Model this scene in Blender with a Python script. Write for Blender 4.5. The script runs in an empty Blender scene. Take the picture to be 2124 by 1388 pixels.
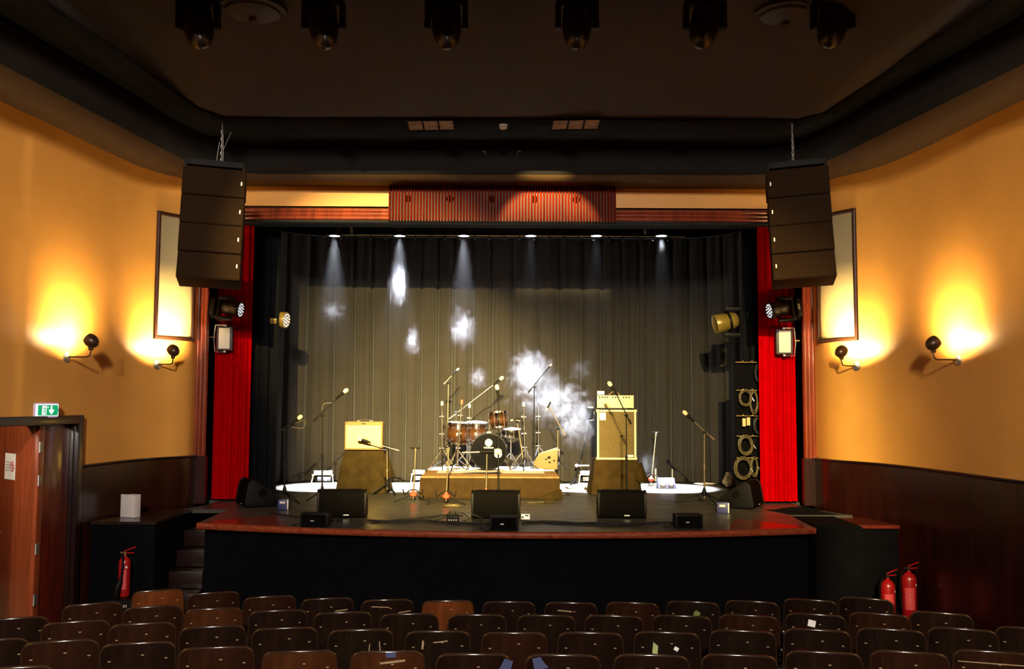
import bpy, bmesh, math, random
from math import pi, sin, cos, radians, sqrt, atan2
from mathutils import Vector, Matrix
random.seed(7)
scene = bpy.context.scene
COL = scene.collection

# ------------------------------------------------------------------ camera
FPX, CZ = 1950.0, 2.6
CAM_M = (Matrix.Rotation(radians(-0.37), 3, 'Z') @ Matrix.Rotation(radians(94.0), 3, 'X')
         @ Matrix.Rotation(radians(0.25), 3, 'Z'))
cam_data = bpy.data.cameras.new('camera')
cam_data.sensor_width = 36.0
cam_data.lens = FPX / 2124 * 36.0
cam_data.clip_end = 200
cam = bpy.data.objects.new('camera', cam_data)
COL.objects.link(cam)
cam.matrix_world = Matrix.Translation((0, 0, CZ)) @ CAM_M.to_4x4()
scene.camera = cam

# ------------------------------------------------------------------ world, view, lights
world = bpy.data.worlds.new('world'); scene.world = world
world.use_nodes = True
world.node_tree.nodes['Background'].inputs[0].default_value = (0.0, 0.0, 0.0, 1)
world.node_tree.nodes['Background'].inputs[1].default_value = 0.0
vs = scene.view_settings
vs.view_transform = 'Standard'; vs.look = 'None'; vs.exposure = 0.0; vs.gamma = 1.0
vs.use_curve_mapping = False
cy = scene.cycles
cy.use_denoising = True
cy.max_bounces = 6; cy.diffuse_bounces = 4; cy.glossy_bounces = 3; cy.transmission_bounces = 3
cy.volume_bounces = 0; cy.sample_clamp_indirect = 4.0; cy.caustics_reflective = False; cy.caustics_refractive = False
cy.volume_step_rate = 1.0; cy.volume_max_steps = 96; cy.use_adaptive_sampling = True; cy.adaptive_threshold = 0.02


def ray(px, py):
    return CAM_M @ Vector(((px - 1062) / FPX, (694 - py) / FPX, -1))


def at(px, py, Y):
    d = ray(px, py); t = Y / d.y
    return Vector((d.x * t, Y, CZ + d.z * t))


def atz(px, py, z):
    d = ray(px, py); t = (z - CZ) / d.z
    return Vector((d.x * t, d.y * t, z))


def lamp(kind, name, loc, target, power, color, radius=0.05, angle=None, blend=0.15, size=None):
    l = bpy.data.lights.new(name, kind)
    l.energy = power; l.color = color
    if kind == 'AREA':
        l.shape = 'RECTANGLE'; l.size, l.size_y = size
    else:
        l.shadow_soft_size = radius
    if kind == 'SPOT':
        l.spot_size = angle; l.spot_blend = blend
    o = bpy.data.objects.new(name, l); COL.objects.link(o)
    o.location = loc
    o.rotation_euler = (Vector(target) - Vector(loc)).to_track_quat('-Z', 'Y').to_euler()
    return o


STAGE = 1.1
WARM = (1.0, 0.76, 0.28)
LAMP_WARM = (1.0, 0.72, 0.33)
COLD = (0.86, 0.90, 1.0)
# two front-of-house profile lanterns at the back of the auditorium
FOH = [((-1.2, -8.0, 8.2), at(790, 650, 13.7), 52000, radians(11.5), 0.6), ((0.4, -8.0, 8.2), at(1290, 1030, 13.7), 36000, radians(21.5), 0.6),
       ((0.0, -8.0, 8.2), at(950, 835, 13.7), 125000, radians(15.0), 1.0), ((-1.8, -8.0, 8.2), (0.62, 13.6, 4.95), 150000, radians(4.4), 0.35)]
for loc_, tgt_, pw_, ang_, bl_ in FOH:
    lamp('SPOT', 'house_profile_light', loc_, tgt_, pw_, WARM, 0.02, ang_, bl_)
# broad soft flood left on at the back of the hall
lamp('SPOT', 'hall_flood_light', (0.0, -8.0, 7.7), (0, 12, 3.6), 14500, (1.0, 0.90, 0.78), 0.6, radians(80), 0.5)
# six white spots hung over the back of the stage
SPOT_PX = [694, 829, 962, 1101, 1237, 1372]
SPOT_Y = 16.35
for px_ in SPOT_PX:
    p_ = at(px_, 490, SPOT_Y)
    lamp('SPOT', 'overhead_spot_light', (p_.x, SPOT_Y, p_.z - 0.01), (p_.x, SPOT_Y - 0.02, 0), 24000, COLD, 0.06,
         radians(25.0), 0.18)
# unseen fill lamp added in the corridor to brighten the open door leaf
lamp('POINT', 'corridor_added_fill', (-6.2, 9.3, 2.7), (-6, 11, 0), 110, (1.0, 0.88, 0.7), 0.15)


# ------------------------------------------------------------------ materials
def mat(name, col, rough=0.5, metal=0.0, var=0.12, scale=6.0, stretch=(1, 1, 1), bump=0.0, bscale=None, spec=0.5,
        emit=None, estr=0.0, coat=0.0, sheen=0.0, col2=None, detail=4.0):
    m = bpy.data.materials.new(name); m.use_nodes = True
    nt = m.node_tree; b = nt.nodes['Principled BSDF']
    b.inputs['Roughness'].default_value = rough
    b.inputs['Metallic'].default_value = metal
    b.inputs['Specular IOR Level'].default_value = spec
    if coat: b.inputs['Coat Weight'].default_value = coat; b.inputs['Coat Roughness'].default_value = 0.12
    if sheen: b.inputs['Sheen Weight'].default_value = sheen
    if emit:
        b.inputs['Emission Color'].default_value = (*emit, 1); b.inputs['Emission Strength'].default_value = estr
    tc = nt.nodes.new('ShaderNodeTexCoord'); mp = nt.nodes.new('ShaderNodeMapping')
    mp.inputs['Scale'].default_value = stretch
    nt.links.new(tc.outputs['Object'], mp.inputs['Vector'])
    nz = nt.nodes.new('ShaderNodeTexNoise')
    nz.inputs['Scale'].default_value = scale; nz.inputs['Detail'].default_value = detail
    nt.links.new(mp.outputs[0], nz.inputs['Vector'])
    rp = nt.nodes.new('ShaderNodeValToRGB')
    c2 = col2 if col2 else tuple(min(1, c * (1 + var)) for c in col)
    c1 = tuple(c * (1 - var) for c in col) if not col2 else col
    rp.color_ramp.elements[0].position = 0.3; rp.color_ramp.elements[1].position = 0.7
    rp.color_ramp.elements[0].color = (*c1, 1); rp.color_ramp.elements[1].color = (*c2, 1)
    nt.links.new(nz.outputs[0], rp.inputs[0]); nt.links.new(rp.outputs[0], b.inputs['Base Color'])
    if bump:
        n2 = nt.nodes.new('ShaderNodeTexNoise'); n2.inputs['Scale'].default_value = bscale or scale * 4
        nt.links.new(mp.outputs[0], n2.inputs['Vector'])
        bp = nt.nodes.new('ShaderNodeBump'); bp.inputs['Strength'].default_value = bump; bp.inputs['Distance'].default_value = 0.01
        nt.links.new(n2.outputs[0], bp.inputs['Height']); nt.links.new(bp.outputs[0], b.inputs['Normal'])
    return m


M = {}
M['wall'] = mat('wall_paint', (0.80, 0.37, 0.075), 0.42, var=0.05, scale=2.0, bump=0.08, bscale=60, spec=0.35)
M['panel'] = mat('panel_cream', (0.66, 0.52, 0.26), 0.5, var=0.04, scale=3)
M['brown_paint'] = mat('soffit_brown', (0.060, 0.032, 0.013), 0.7, var=0.1, spec=0.2)
M['black_paint'] = mat('black_paint', (0.003, 0.003, 0.003), 0.8, var=0.2, spec=0.1)
M['ceiling'] = mat('ceiling_paint', (0.070, 0.062, 0.066), 0.7, var=0.06, scale=1.5, spec=0.2)
M['charcoal'] = mat('charcoal_paint', (0.011, 0.010, 0.010), 0.7, var=0.1, spec=0.2)
M['mahogany'] = mat('mahogany_wood', (0.22, 0.035, 0.012), 0.28, var=0.35, scale=3, stretch=(6, 6, 0.6), coat=0.5)
M['slat'] = mat('slat_wood', (0.10, 0.0075, 0.0015), 0.6, var=0.3, scale=3, stretch=(6, 6, 0.5), spec=0.015)
M['frame_wood'] = mat('dark_frame_wood', (0.035, 0.009, 0.004), 0.4, var=0.3, scale=6)
M['slat_back'] = mat('slat_backing', (0.05, 0.008, 0.004), 0.6, var=0.2)
M['wainscot'] = mat('dark_red_panelling', (0.022, 0.0035, 0.002), 0.3, var=0.4, scale=2.5, stretch=(3, 3, 0.4), coat=0.1)
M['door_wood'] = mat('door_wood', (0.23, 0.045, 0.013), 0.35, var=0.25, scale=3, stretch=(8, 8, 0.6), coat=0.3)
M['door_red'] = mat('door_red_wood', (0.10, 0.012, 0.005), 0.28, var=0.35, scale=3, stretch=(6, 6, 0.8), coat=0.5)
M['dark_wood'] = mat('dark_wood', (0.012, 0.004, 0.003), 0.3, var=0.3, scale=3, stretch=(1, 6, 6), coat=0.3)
M['carpet'] = mat('red_carpet', (0.03, 0.002, 0.002), 0.95, var=0.25, scale=30, bump=0.4, bscale=300, spec=0.1)
M['stage'] = None  # built below
M['stage_edge'] = mat('worn_edge_wood', (0.15, 0.018, 0.005), 0.45, scale=5, stretch=(2, 8, 8), col2=(0.27, 0.060, 0.020), spec=0.2)
M['black_cloth'] = mat('black_cloth', (0.002, 0.002, 0.0026), 0.95, var=0.3, spec=0.1)
M['stage_black'] = mat('stage_front_black', (0.0020, 0.0020, 0.0028), 0.9, var=0.2, spec=0.05)
M['curtain'] = mat('grey_stage_curtain', (0.022, 0.0185, 0.0148), 0.85, var=0.08, scale=3, sheen=0.1, spec=0.2)
M['leg'] = mat('black_leg_drape', (0.003, 0.0035, 0.005), 0.9, var=0.2, spec=0.1)
M['red_curtain'] = mat('red_velvet', (0.38, 0.0003, 0.0018), 0.9, var=0.1, scale=8, spec=0.0)
M['brown_cloth'] = mat('brown_drape_cloth', (0.024, 0.0148, 0.0034), 0.9, var=0.25, scale=7, spec=0.1, bump=1.0, bscale=9)
M['brown_cloth2'] = mat('rust_drape_cloth', (0.036, 0.021, 0.005), 0.9, var=0.25, scale=7, spec=0.1, bump=1.0, bscale=9)
M['riser_cloth'] = mat('riser_skirt_cloth', (0.028, 0.0155, 0.0045), 0.9, var=0.2, scale=9, spec=0.1)
M['riser_top'] = mat('riser_carpet', (0.22, 0.12, 0.045), 0.8, var=0.2, scale=10, spec=0.2)
M['black'] = mat('black_plastic', (0.0032, 0.0028, 0.0028), 0.5, spec=0.10, var=0.15, scale=20)
M['grille'] = mat('black_grille', (0.0025, 0.0021, 0.0019), 0.8, var=0.3, scale=90, bump=0.2, bscale=400, spec=0.03)
M['array'] = mat('array_black_paint', (0.020, 0.0095, 0.0035), 0.65, spec=0.04, var=0.2, scale=80, bump=0.15, bscale=300)
M['black_metal'] = mat('black_metal', (0.006, 0.0055, 0.005), 0.5, spec=0.12, var=0.2, scale=15)
M['gold_black'] = mat('satin_dark_steel', (0.24, 0.19, 0.12), 0.32, metal=0.8, var=0.2, scale=15)
M['chrome'] = mat('chrome', (0.86, 0.84, 0.80), 0.16, metal=1.0, var=0.05, scale=20)
M['steel'] = mat('galvanised_steel', (0.50, 0.49, 0.47), 0.4, metal=0.9, var=0.15, scale=40)
M['white'] = mat('white_plastic', (0.78, 0.77, 0.74), 0.45, var=0.05)
M['white_card'] = mat('white_card', (0.62, 0.55, 0.54), 0.7, var=0.05, scale=10)
M['paper'] = mat('white_paper', (0.80, 0.76, 0.70), 0.8, var=0.03)
M['red_print'] = mat('red_print', (0.45, 0.03, 0.03), 0.7)
M['grey_print'] = mat('grey_print', (0.20, 0.18, 0.18), 0.7)
M['tweed'] = mat('tweed_cover', (0.22, 0.12, 0.035), 0.8, var=0.15, scale=60)
M['tweed_grille'] = mat('cream_grille_cloth', (0.60, 0.46, 0.20), 0.85, var=0.05, scale=80)
M['amp_face'] = mat('cream_amp_face', (0.84, 0.70, 0.33), 0.6, var=0.05, scale=40)
M['amp_trim'] = mat('pale_piping', (0.90, 0.76, 0.38), 0.5, var=0.04)
M['wedge_ply'] = mat('pale_ply', (0.15, 0.095, 0.025), 0.6, var=0.1, scale=8)
M['cab_grille'] = mat('brown_cab_grille', (0.10, 0.066, 0.014), 0.8, var=0.12, scale=60)
M['label'] = mat('bright_label', (0.88, 0.84, 0.66), 0.4, var=0.03)
M['red'] = mat('red_enamel', (0.30, 0.006, 0.007), 0.3, var=0.06, coat=0.4)
M['red_collar'] = mat('red_plastic', (0.90, 0.07, 0.035), 0.4, var=0.05)
M['brass'] = mat('brass', (0.72, 0.50, 0.20), 0.3, metal=1.0, var=0.1)
M['bronze'] = mat('bronze_shade', (0.055, 0.026, 0.012), 0.35, metal=0.4, var=0.15)
M['shade_in'] = mat('shade_inside', (0.80, 0.70, 0.50), 0.5, var=0.03)
M['bulb'] = mat('lit_bulb', (1, 0.9, 0.7), 0.5, emit=LAMP_WARM, estr=5200.0)
M['lens'] = mat('lit_lens', (1, 1, 1), 0.3, emit=(0.90, 0.96, 1.0), estr=9.0)
M['led'] = mat('led_bead', (0.9, 0.9, 0.9), 0.2, emit=(0.95, 0.97, 1.0), estr=1.1)
M['flood_face'] = mat('frosted_flood_face', (0.90, 0.82, 0.62), 0.4, var=0.02)
M['gold_shell'] = mat('bronze_lamp_shell', (0.22, 0.15, 0.03), 0.35, var=0.15, scale=12, metal=0.3)
M['head_shell'] = mat('black_lamp_shell', (0.008, 0.005, 0.0035), 0.30, var=0.2, scale=10)
M['green'] = mat('exit_green', (0.0, 0.35, 0.14), 0.4, emit=(0.0, 0.42, 0.16), estr=0.55)
M['exit_white'] = mat('exit_white', (0.9, 0.9, 0.95), 0.4, emit=(0.85, 0.86, 1.0), estr=0.6)
M['exit_case'] = mat('exit_case', (0.62, 0.52, 0.62), 0.3, emit=(0.55, 0.40, 0.75), estr=0.22)
M['drum_head'] = mat('black_drum_head', (0.0014, 0.0012, 0.0022), 0.2, var=0.2, spec=0.1)
M['drum_white'] = mat('white_drum_skin', (0.80, 0.80, 0.78), 0.4, var=0.03)
M['blue_box'] = mat('blue_card', (0.02, 0.025, 0.12), 0.5, var=0.2, scale=20)
M['blue_grey'] = mat('blue_grey_metal', (0.10, 0.11, 0.19), 0.5, var=0.1)
M['cable'] = mat('black_cable', (0.010, 0.010, 0.010), 0.5, var=0.2)
M['cable_tan'] = mat('tan_cable', (0.10, 0.075, 0.03), 0.5, var=0.3, scale=20)
M['pane'] = mat('mottled_brown_pane', (0.16, 0.09, 0.045), 0.4, scale=7, col2=(0.62, 0.40, 0.22))
M['beige_floor'] = mat('corridor_lino', (0.50, 0.36, 0.20), 0.6, var=0.08)
M['grey_ceil'] = mat('ceiling_dish', (0.045, 0.030, 0.02), 0.6, var=0.1)
M['foam'] = mat('mic_foam', (0.62, 0.55, 0.36), 0.8, var=0.2, scale=60)
M['blue_tape'] = mat('blue_tape', (0.03, 0.045, 0.12), 0.6, var=0.1)
M['sticker_green'] = mat('green_sticker', (0.25, 0.33, 0.04), 0.6, scale=60, col2=(0.02, 0.03, 0.01))
M['sticker_yellow'] = mat('yellow_sticker', (0.45, 0.38, 0.05), 0.6, scale=50, col2=(0.15, 0.35, 0.25))
M['scratch'] = mat('bare_wood_scratch', (0.28, 0.19, 0.10), 0.7, var=0.15, scale=30)
M['flood_dark'] = mat('flood_case', (0.035, 0.030, 0.034), 0.5)


def sunburst():
    m = mat('sunburst_lacquer', (0.1, 0.03, 0.01), 0.16, coat=0.7, spec=0.6)
    nt = m.node_tree; b = nt.nodes['Principled BSDF']
    tc = nt.nodes.new('ShaderNodeTexCoord'); sp = nt.nodes.new('ShaderNodeSeparateXYZ')
    nt.links.new(tc.outputs['Generated'], sp.inputs[0])
    r = nt.nodes.new('ShaderNodeValToRGB')
    e = r.color_ramp.elements
    e[0].position = 0.08; e[0].color = (0.008, 0.003, 0.002, 1)
    e[1].position = 0.92; e[1].color = (0.008, 0.003, 0.002, 1)
    x = e.new(0.5); x.color = (0.060, 0.022, 0.005, 1)
    nt.links.new(sp.outputs['Z'], r.inputs[0]); nt.links.new(r.outputs[0], b.inputs['Base Color'])
    return m


M['sunburst'] = sunburst()


def stage_floor():
    m = mat('black_stage_boards', (0.050, 0.046, 0.038), 0.26, scale=3, var=0.3, stretch=(0.6, 3, 1))
    nt = m.node_tree; b = nt.nodes['Principled BSDF']
    tc = nt.nodes.new('ShaderNodeTexCoord')
    mp = nt.nodes.new('ShaderNodeMapping'); mp.inputs['Scale'].default_value = (1.0, 8.3, 1.0)
    nt.links.new(tc.outputs['Object'], mp.inputs['Vector'])
    # boards run across the stage: thin dark joints
    w = nt.nodes.new('ShaderNodeTexWave'); w.wave_type = 'BANDS'; w.bands_direction = 'Y'
    w.inputs['Scale'].default_value = 0.38; w.inputs['Distortion'].default_value = 0.0
    nt.links.new(mp.outputs[0], w.inputs['Vector'])
    bp = nt.nodes.new('ShaderNodeBump'); bp.inputs['Strength'].default_value = 0.12; bp.inputs['Distance'].default_value = 0.002
    pw = nt.nodes.new('ShaderNodeMath'); pw.operation = 'POWER'; pw.inputs[1].default_value = 0.12
    nt.links.new(w.outputs['Fac'], pw.inputs[0]); nt.links.new(pw.outputs[0], bp.inputs['Height'])
    nt.links.new(bp.outputs[0], b.inputs['Normal'])
    # chips of worn paint show bare wood
    nz = nt.nodes.new('ShaderNodeTexNoise'); nz.inputs['Scale'].default_value = 5.5; nz.inputs['Detail'].default_value = 4
    mp2 = nt.nodes.new('ShaderNodeMapping'); mp2.inputs['Scale'].default_value = (0.8, 2.2, 1)
    nt.links.new(tc.outputs['Object'], mp2.inputs['Vector']); nt.links.new(mp2.outputs[0], nz.inputs['Vector'])
    r = nt.nodes.new('ShaderNodeValToRGB'); r.color_ramp.elements[0].position = 0.66; r.color_ramp.elements[1].position = 0.69
    nt.links.new(nz.outputs[0], r.inputs[0])
    mx = nt.nodes.new('ShaderNodeMixRGB'); mx.inputs[2].default_value = (0.14, 0.10, 0.055, 1)
    old = b.inputs['Base Color'].links[0].from_socket
    nt.links.new(old, mx.inputs[1]); nt.links.new(r.outputs[0], mx.inputs[0]); nt.links.new(mx.outputs[0], b.inputs['Base Color'])
    nr = nt.nodes.new('ShaderNodeTexNoise'); nr.inputs['Scale'].default_value = 4
    mr = nt.nodes.new('ShaderNodeMapRange'); mr.inputs[3].default_value = 0.24; mr.inputs[4].default_value = 0.50
    nt.links.new(tc.outputs['Object'], nr.inputs['Vector']); nt.links.new(nr.outputs[0], mr.inputs[0]); nt.links.new(mr.outputs[0], b.inputs['Roughness'])
    return m


M['stage'] = stage_floor()


def seat_wood(i, base):
    """Old varnished ply with carved scratches."""
    m = mat('seat_ply_%d' % i, base, 0.30, var=0.45, scale=2.2, stretch=(5, 5, 1.2), coat=0.25, spec=0.3)
    nt = m.node_tree; b = nt.nodes['Principled BSDF']
    tc = nt.nodes.new('ShaderNodeTexCoord')
    mp = nt.nodes.new('ShaderNodeMapping'); mp.inputs['Location'].default_value = (i * 3.1, i * 1.7, 0)
    mp.inputs['Rotation'].default_value = (0, 0.5 + 0.6 * i, 0); mp.inputs['Scale'].default_value = (30, 2, 5)
    nt.links.new(tc.outputs['Object'], mp.inputs['Vector'])
    nz = nt.nodes.new('ShaderNodeTexNoise'); nz.inputs['Scale'].default_value = 2.0; nz.inputs['Detail'].default_value = 2
    nt.links.new(mp.outputs[0], nz.inputs['Vector'])
    r = nt.nodes.new('ShaderNodeValToRGB'); r.color_ramp.elements[0].position = 0.72; r.color_ramp.elements[1].position = 0.78
    nt.links.new(nz.outputs[0], r.inputs[0])
    mx = nt.nodes.new('ShaderNodeMixRGB'); mx.inputs[2].default_value = (0.05, 0.028, 0.013, 1)
    old = b.inputs['Base Color'].links[0].from_socket
    nt.links.new(old, mx.inputs[1]); nt.links.new(r.outputs[0], mx.inputs[0]); nt.links.new(mx.outputs[0], b.inputs['Base Color'])
    return m


SEATS = [seat_wood(0, (0.010, 0.0040, 0.0021)), seat_wood(1, (0.019, 0.0060, 0.0024)), seat_wood(2, (0.009, 0.0044, 0.0023)),
         seat_wood(3, (0.11, 0.029, 0.0065)), seat_wood(4, (0.045, 0.0135, 0.0038))]
M['seat_edge'] = mat('worn_seat_edge', (0.026, 0.013, 0.007), 0.16, var=0.3, scale=20, coat=0.6, spec=0.8)


# ------------------------------------------------------------------ mesh helpers
class MB:
    def __init__(s):
        s.v = []; s.f = []; s.m = []

    def add(s, verts, faces, mi=0):
        o = len(s.v)
        s.v += [tuple(v) for v in verts]
        for f in faces:
            s.f.append(tuple(i + o for i in f)); s.m.append(mi)
        return s

    def box(s, c, d, R=None, mi=0, taper=None):
        hx, hy, hz = d[0] / 2, d[1] / 2, d[2] / 2
        vs_ = []
        for z in (-1, 1):
            tx, ty = (taper if taper and z > 0 else (1, 1))
            for x, y in ((-1, -1), (1, -1), (1, 1), (-1, 1)):
                v = Vector((x * hx * tx, y * hy * ty, z * hz))
                if R: v = R @ v
                vs_.append(Vector(c) + v)
        return s.add(vs_, [(3, 2, 1, 0), (4, 5, 6, 7), (0, 1, 5, 4), (1, 2, 6, 5), (2, 3, 7, 6), (3, 0, 4, 7)], mi)

    def tube(s, pts, r, n=8, mi=0, closed=False):
        pts = [Vector(p) for p in pts]; k = len(pts)
        rs = r if isinstance(r, (list, tuple)) else [r] * k
        o = len(s.v); up = None
        for i, p in enumerate(pts):
            a = pts[i - 1] if (i > 0 or closed) else p
            b = pts[(i + 1) % k] if (i < k - 1 or closed) else p
            t = (b - a)
            t = t.normalized() if t.length > 1e-9 else Vector((0, 0, 1))
            if up is None:
                up = t.orthogonal().normalized()
            up = (up - t * up.dot(t))
            up = up.normalized() if up.length > 1e-6 else t.orthogonal().normalized()
            w = t.cross(up)
            for j in range(n):
                q = 2 * pi * j / n
                s.v.append(tuple(p + (up * cos(q) + w * sin(q)) * rs[i]))
        last = k if closed else k - 1
        for i in range(last):
            for j in range(n):
                a = o + i * n + j; b = o + i * n + (j + 1) % n
                c = o + ((i + 1) % k) * n + (j + 1) % n; d = o + ((i + 1) % k) * n + j
                s.f.append((a, b, c, d)); s.m.append(mi)
        if not closed:
            s.f.append(tuple(o + j for j in reversed(range(n)))); s.m.append(mi)
            s.f.append(tuple(o + (k - 1) * n + j for j in range(n))); s.m.append(mi)
        return s

    def cyl(s, p0, p1, r0, r1=None, n=14, mi=0):
        return s.tube([p0, p1], [r0, r0 if r1 is None else r1], n, mi)

    def lathe(s, prof, c=(0, 0, 0), axis=(0, 0, 1), n=24, mi=0):
        """prof: (radius, height) along axis; ends with r == 0 are closed to a point fan."""
        a = Vector(axis).normalized(); u = a.orthogonal().normalized(); w = a.cross(u); c = Vector(c)
        o = len(s.v)
        for r, h in prof:
            for j in range(n):
                q = 2 * pi * j / n
                s.v.append(tuple(c + a * h + (u * cos(q) + w * sin(q)) * max(r, 1e-4)))
        for i in range(len(prof) - 1):
            for j in range(n):
                s.f.append((o + i * n + j, o + i * n + (j + 1) % n, o + (i + 1) * n + (j + 1) % n, o + (i + 1) * n + j)); s.m.append(mi)
        return s

    def ball(s, c, r, n=12, mi=0):
        r3 = r if isinstance(r, (tuple, list)) else (r, r, r)
        k = max(6, n // 2 + 2); o = len(s.v)
        for i in range(k + 1):
            th = pi * i / k
            for j in range(n):
                q = 2 * pi * j / n
                s.v.append((c[0] + r3[0] * max(sin(th), 1e-3) * cos(q), c[1] + r3[1] * max(sin(th), 1e-3) * sin(q), c[2] + r3[2] * cos(th)))
        for i in range(k):
            for j in range(n):
                s.f.append((o + (i + 1) * n + j, o + (i + 1) * n + (j + 1) % n, o + i * n + (j + 1) % n, o + i * n + j)); s.m.append(mi)
        return s

    def prism(s, poly, t0, t1, fn, mi=0, caps=True):
        """poly (a,b) extruded from t0 to t1; fn(a,b,t) -> point."""
        n = len(poly)
        vs_ = [fn(a, b, t0) for a, b in poly] + [fn(a, b, t1) for a, b in poly]
        fs = [(i, (i + 1) % n, n + (i + 1) % n, n + i) for i in range(n)]
        if caps: fs += [tuple(reversed(range(n))), tuple(range(n, 2 * n))]
        return s.add(vs_, fs, mi)

    def grid(s, rows, mi=0):
        o = len(s.v); nr = len(rows); nc = len(rows[0])
        for r in rows: s.v += [tuple(p) for p in r]
        for i in range(nr - 1):
            for j in range(nc - 1):
                s.f.append((o + i * nc + j, o + i * nc + j + 1, o + (i + 1) * nc + j + 1, o + (i + 1) * nc + j)); s.m.append(mi)
        return s

    def build(s, name, mats, parent=None, bevel=0.0, smooth=40, solid=0.0, fixn=True):
        me = bpy.data.meshes.new(name)
        me.from_pydata(s.v, [], s.f)
        mats = mats if isinstance(mats, (list, tuple)) else [mats]
        for m in mats: me.materials.append(M[m] if isinstance(m, str) else m)
        me.polygons.foreach_set('material_index', s.m)
        if fixn or bevel:
            b = bmesh.new(); b.from_mesh(me)
            if bevel:
                es = [e for e in b.edges if len(e.link_faces) == 2 and e.calc_face_angle(0) > 0.6]
                bmesh.ops.bevel(b, geom=es, offset=bevel, segments=2, profile=0.6, affect='EDGES', clamp_overlap=True)
            if fixn: bmesh.ops.recalc_face_normals(b, faces=b.faces)
            b.to_mesh(me); b.free()
        if smooth:
            me.polygons.foreach_set('use_smooth', [True] * len(me.polygons))
            me.set_sharp_from_angle(angle=radians(smooth))
        o = bpy.data.objects.new(name, me); COL.objects.link(o)
        if parent: o.parent = parent
        if solid:
            md = o.modifiers.new('thickness', 'SOLIDIFY'); md.thickness = solid; md.offset = 0
        return o


def tag(o, label=None, cat=None, group=None, kind=None):
    if label: o['label'] = label
    if cat: o['category'] = cat
    if group: o['group'] = group
    if kind: o['kind'] = kind
    return o


def thing(name, label, cat, loc=(0, 0, 0), rz=0.0, group=None, kind=None):
    o = bpy.data.objects.new(name, None); COL.objects.link(o)
    o.empty_display_size = 0.1
    o.location = loc; o.rotation_euler = (0, 0, rz)
    return tag(o, label, cat, group, kind)


def copy_tree(o, parent=None):
    c = o.copy(); COL.objects.link(c)
    if parent: c.parent = parent
    for ch in list(o.children): copy_tree(ch, c)
    return c


def text(body, size, name, m, parent, loc, rot, align='CENTER', ext=0.001):
    cu = bpy.data.curves.new(name, 'FONT'); cu.body = body; cu.size = size; cu.extrude = ext
    cu.align_x = align; cu.align_y = 'CENTER'; cu.materials.append(M[m])
    o = bpy.data.objects.new(name, cu); COL.objects.link(o)
    me = bpy.data.meshes.new_from_object(o.evaluated_get(bpy.context.evaluated_depsgraph_get()))
    bpy.data.objects.remove(o); bpy.data.curves.remove(cu)
    if not me.materials: me.materials.append(M[m])
    o = bpy.data.objects.new(name, me); COL.objects.link(o); o.parent = parent
    o.location = loc; o.rotation_euler = rot
    return o


def rrect(w, h, r, n=5, cx=0, cy=0):
    p = []
    for (sx, sy, a0) in ((1, -1, -pi / 2), (1, 1, 0), (-1, 1, pi / 2), (-1, -1, pi)):
        for i in range(n + 1):
            a = a0 + pi / 2 * i / n
            p.append((cx + sx * (w / 2 - r) + r * cos(a), cy + sy * (h / 2 - r) + r * sin(a)))
    return p


def smooth_path(pts, k=6):
    out = []; P_ = [Vector(p) for p in pts]
    for i in range(len(P_) - 1):
        p0 = P_[max(i - 1, 0)]; p1 = P_[i]; p2 = P_[i + 1]; p3 = P_[min(i + 2, len(P_) - 1)]
        for j in range(k):
            t = j / k
            out.append(0.5 * ((2 * p1) + (p2 - p0) * t + (2 * p0 - 5 * p1 + 4 * p2 - p3) * t * t + (3 * p1 - p0 - 3 * p2 + p3) * t ** 3))
    out.append(P_[-1]); return out


# ================================================================== ROOM SHELL
SOF, RING, CEIL, WAIN = 5.74, 6.155, 7.1, 1.78
CSL = lambda y: RING + (11.75 - y) * 0.34          # main ceiling rises gently towards the rear
LW = [(-6.05, 2.0), (-5.70, 6.0), (-5.351, 9.76), (-5.263, 10.35), (-5.174, 11.03), (-5.084, 11.77), (-4.985, 12.45), (-4.877, 12.78), (-4.74, 13.05), (-4.60, 13.24), (-4.50, 13.45), (-4.49, 13.75)]
RW = [(6.05, 2.0), (5.70, 6.0), (5.40, 9.2), (5.284, 10.09), (5.216, 10.85), (5.117, 11.67), (4.976, 12.3), (4.80, 12.68), (4.62, 12.98), (4.52, 13.3), (4.50, 13.75)]
BACK_Y = -10.0


def dense(poly, k=4):
    return [(p.x, p.y) for p in smooth_path([(x, y, 0) for x, y in poly], k)]


LWd = [(-6.3, BACK_Y)] + dense(LW); RWd = [(6.3, BACK_Y)] + dense(RW)


def wall_y_at(poly, Y):
    for (x0, y0), (x1, y1) in zip(poly, poly[1:]):
        if y0 <= Y <= y1: return x0 + (x1 - x0) * (Y - y0) / (y1 - y0)
    return poly[-1][0]


def on_wall(px, py, poly):
    """Where the sight line through a picture point meets a side wall."""
    d = ray(px, py)
    for (x0, y0), (x1, y1) in zip(poly, poly[1:]):
        # solve d.xy*t = p0 + s*(p1-p0)
        ex, ey = x1 - x0, y1 - y0
        det = d.x * (-ey) + ex * d.y
        if abs(det) < 1e-9: continue
        t = (x0 * (-ey) + ex * y0) / det
        s_ = (d.x * y0 - d.y * x0) / det
        if -1e-6 <= s_ <= 1 + 1e-6 and t > 0:
            tang = Vector((ex, ey, 0)).normalized()
            nrm = Vector((-tang.y, tang.x, 0))
            if nrm.x * x0 > 0: nrm = -nrm
            return Vector((d.x * t, d.y * t, CZ + d.z * t)), nrm, tang
    return None


DOOR_Y0, DOOR_Y1, DOOR_Z = 8.9, 11.28, 2.30


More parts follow.
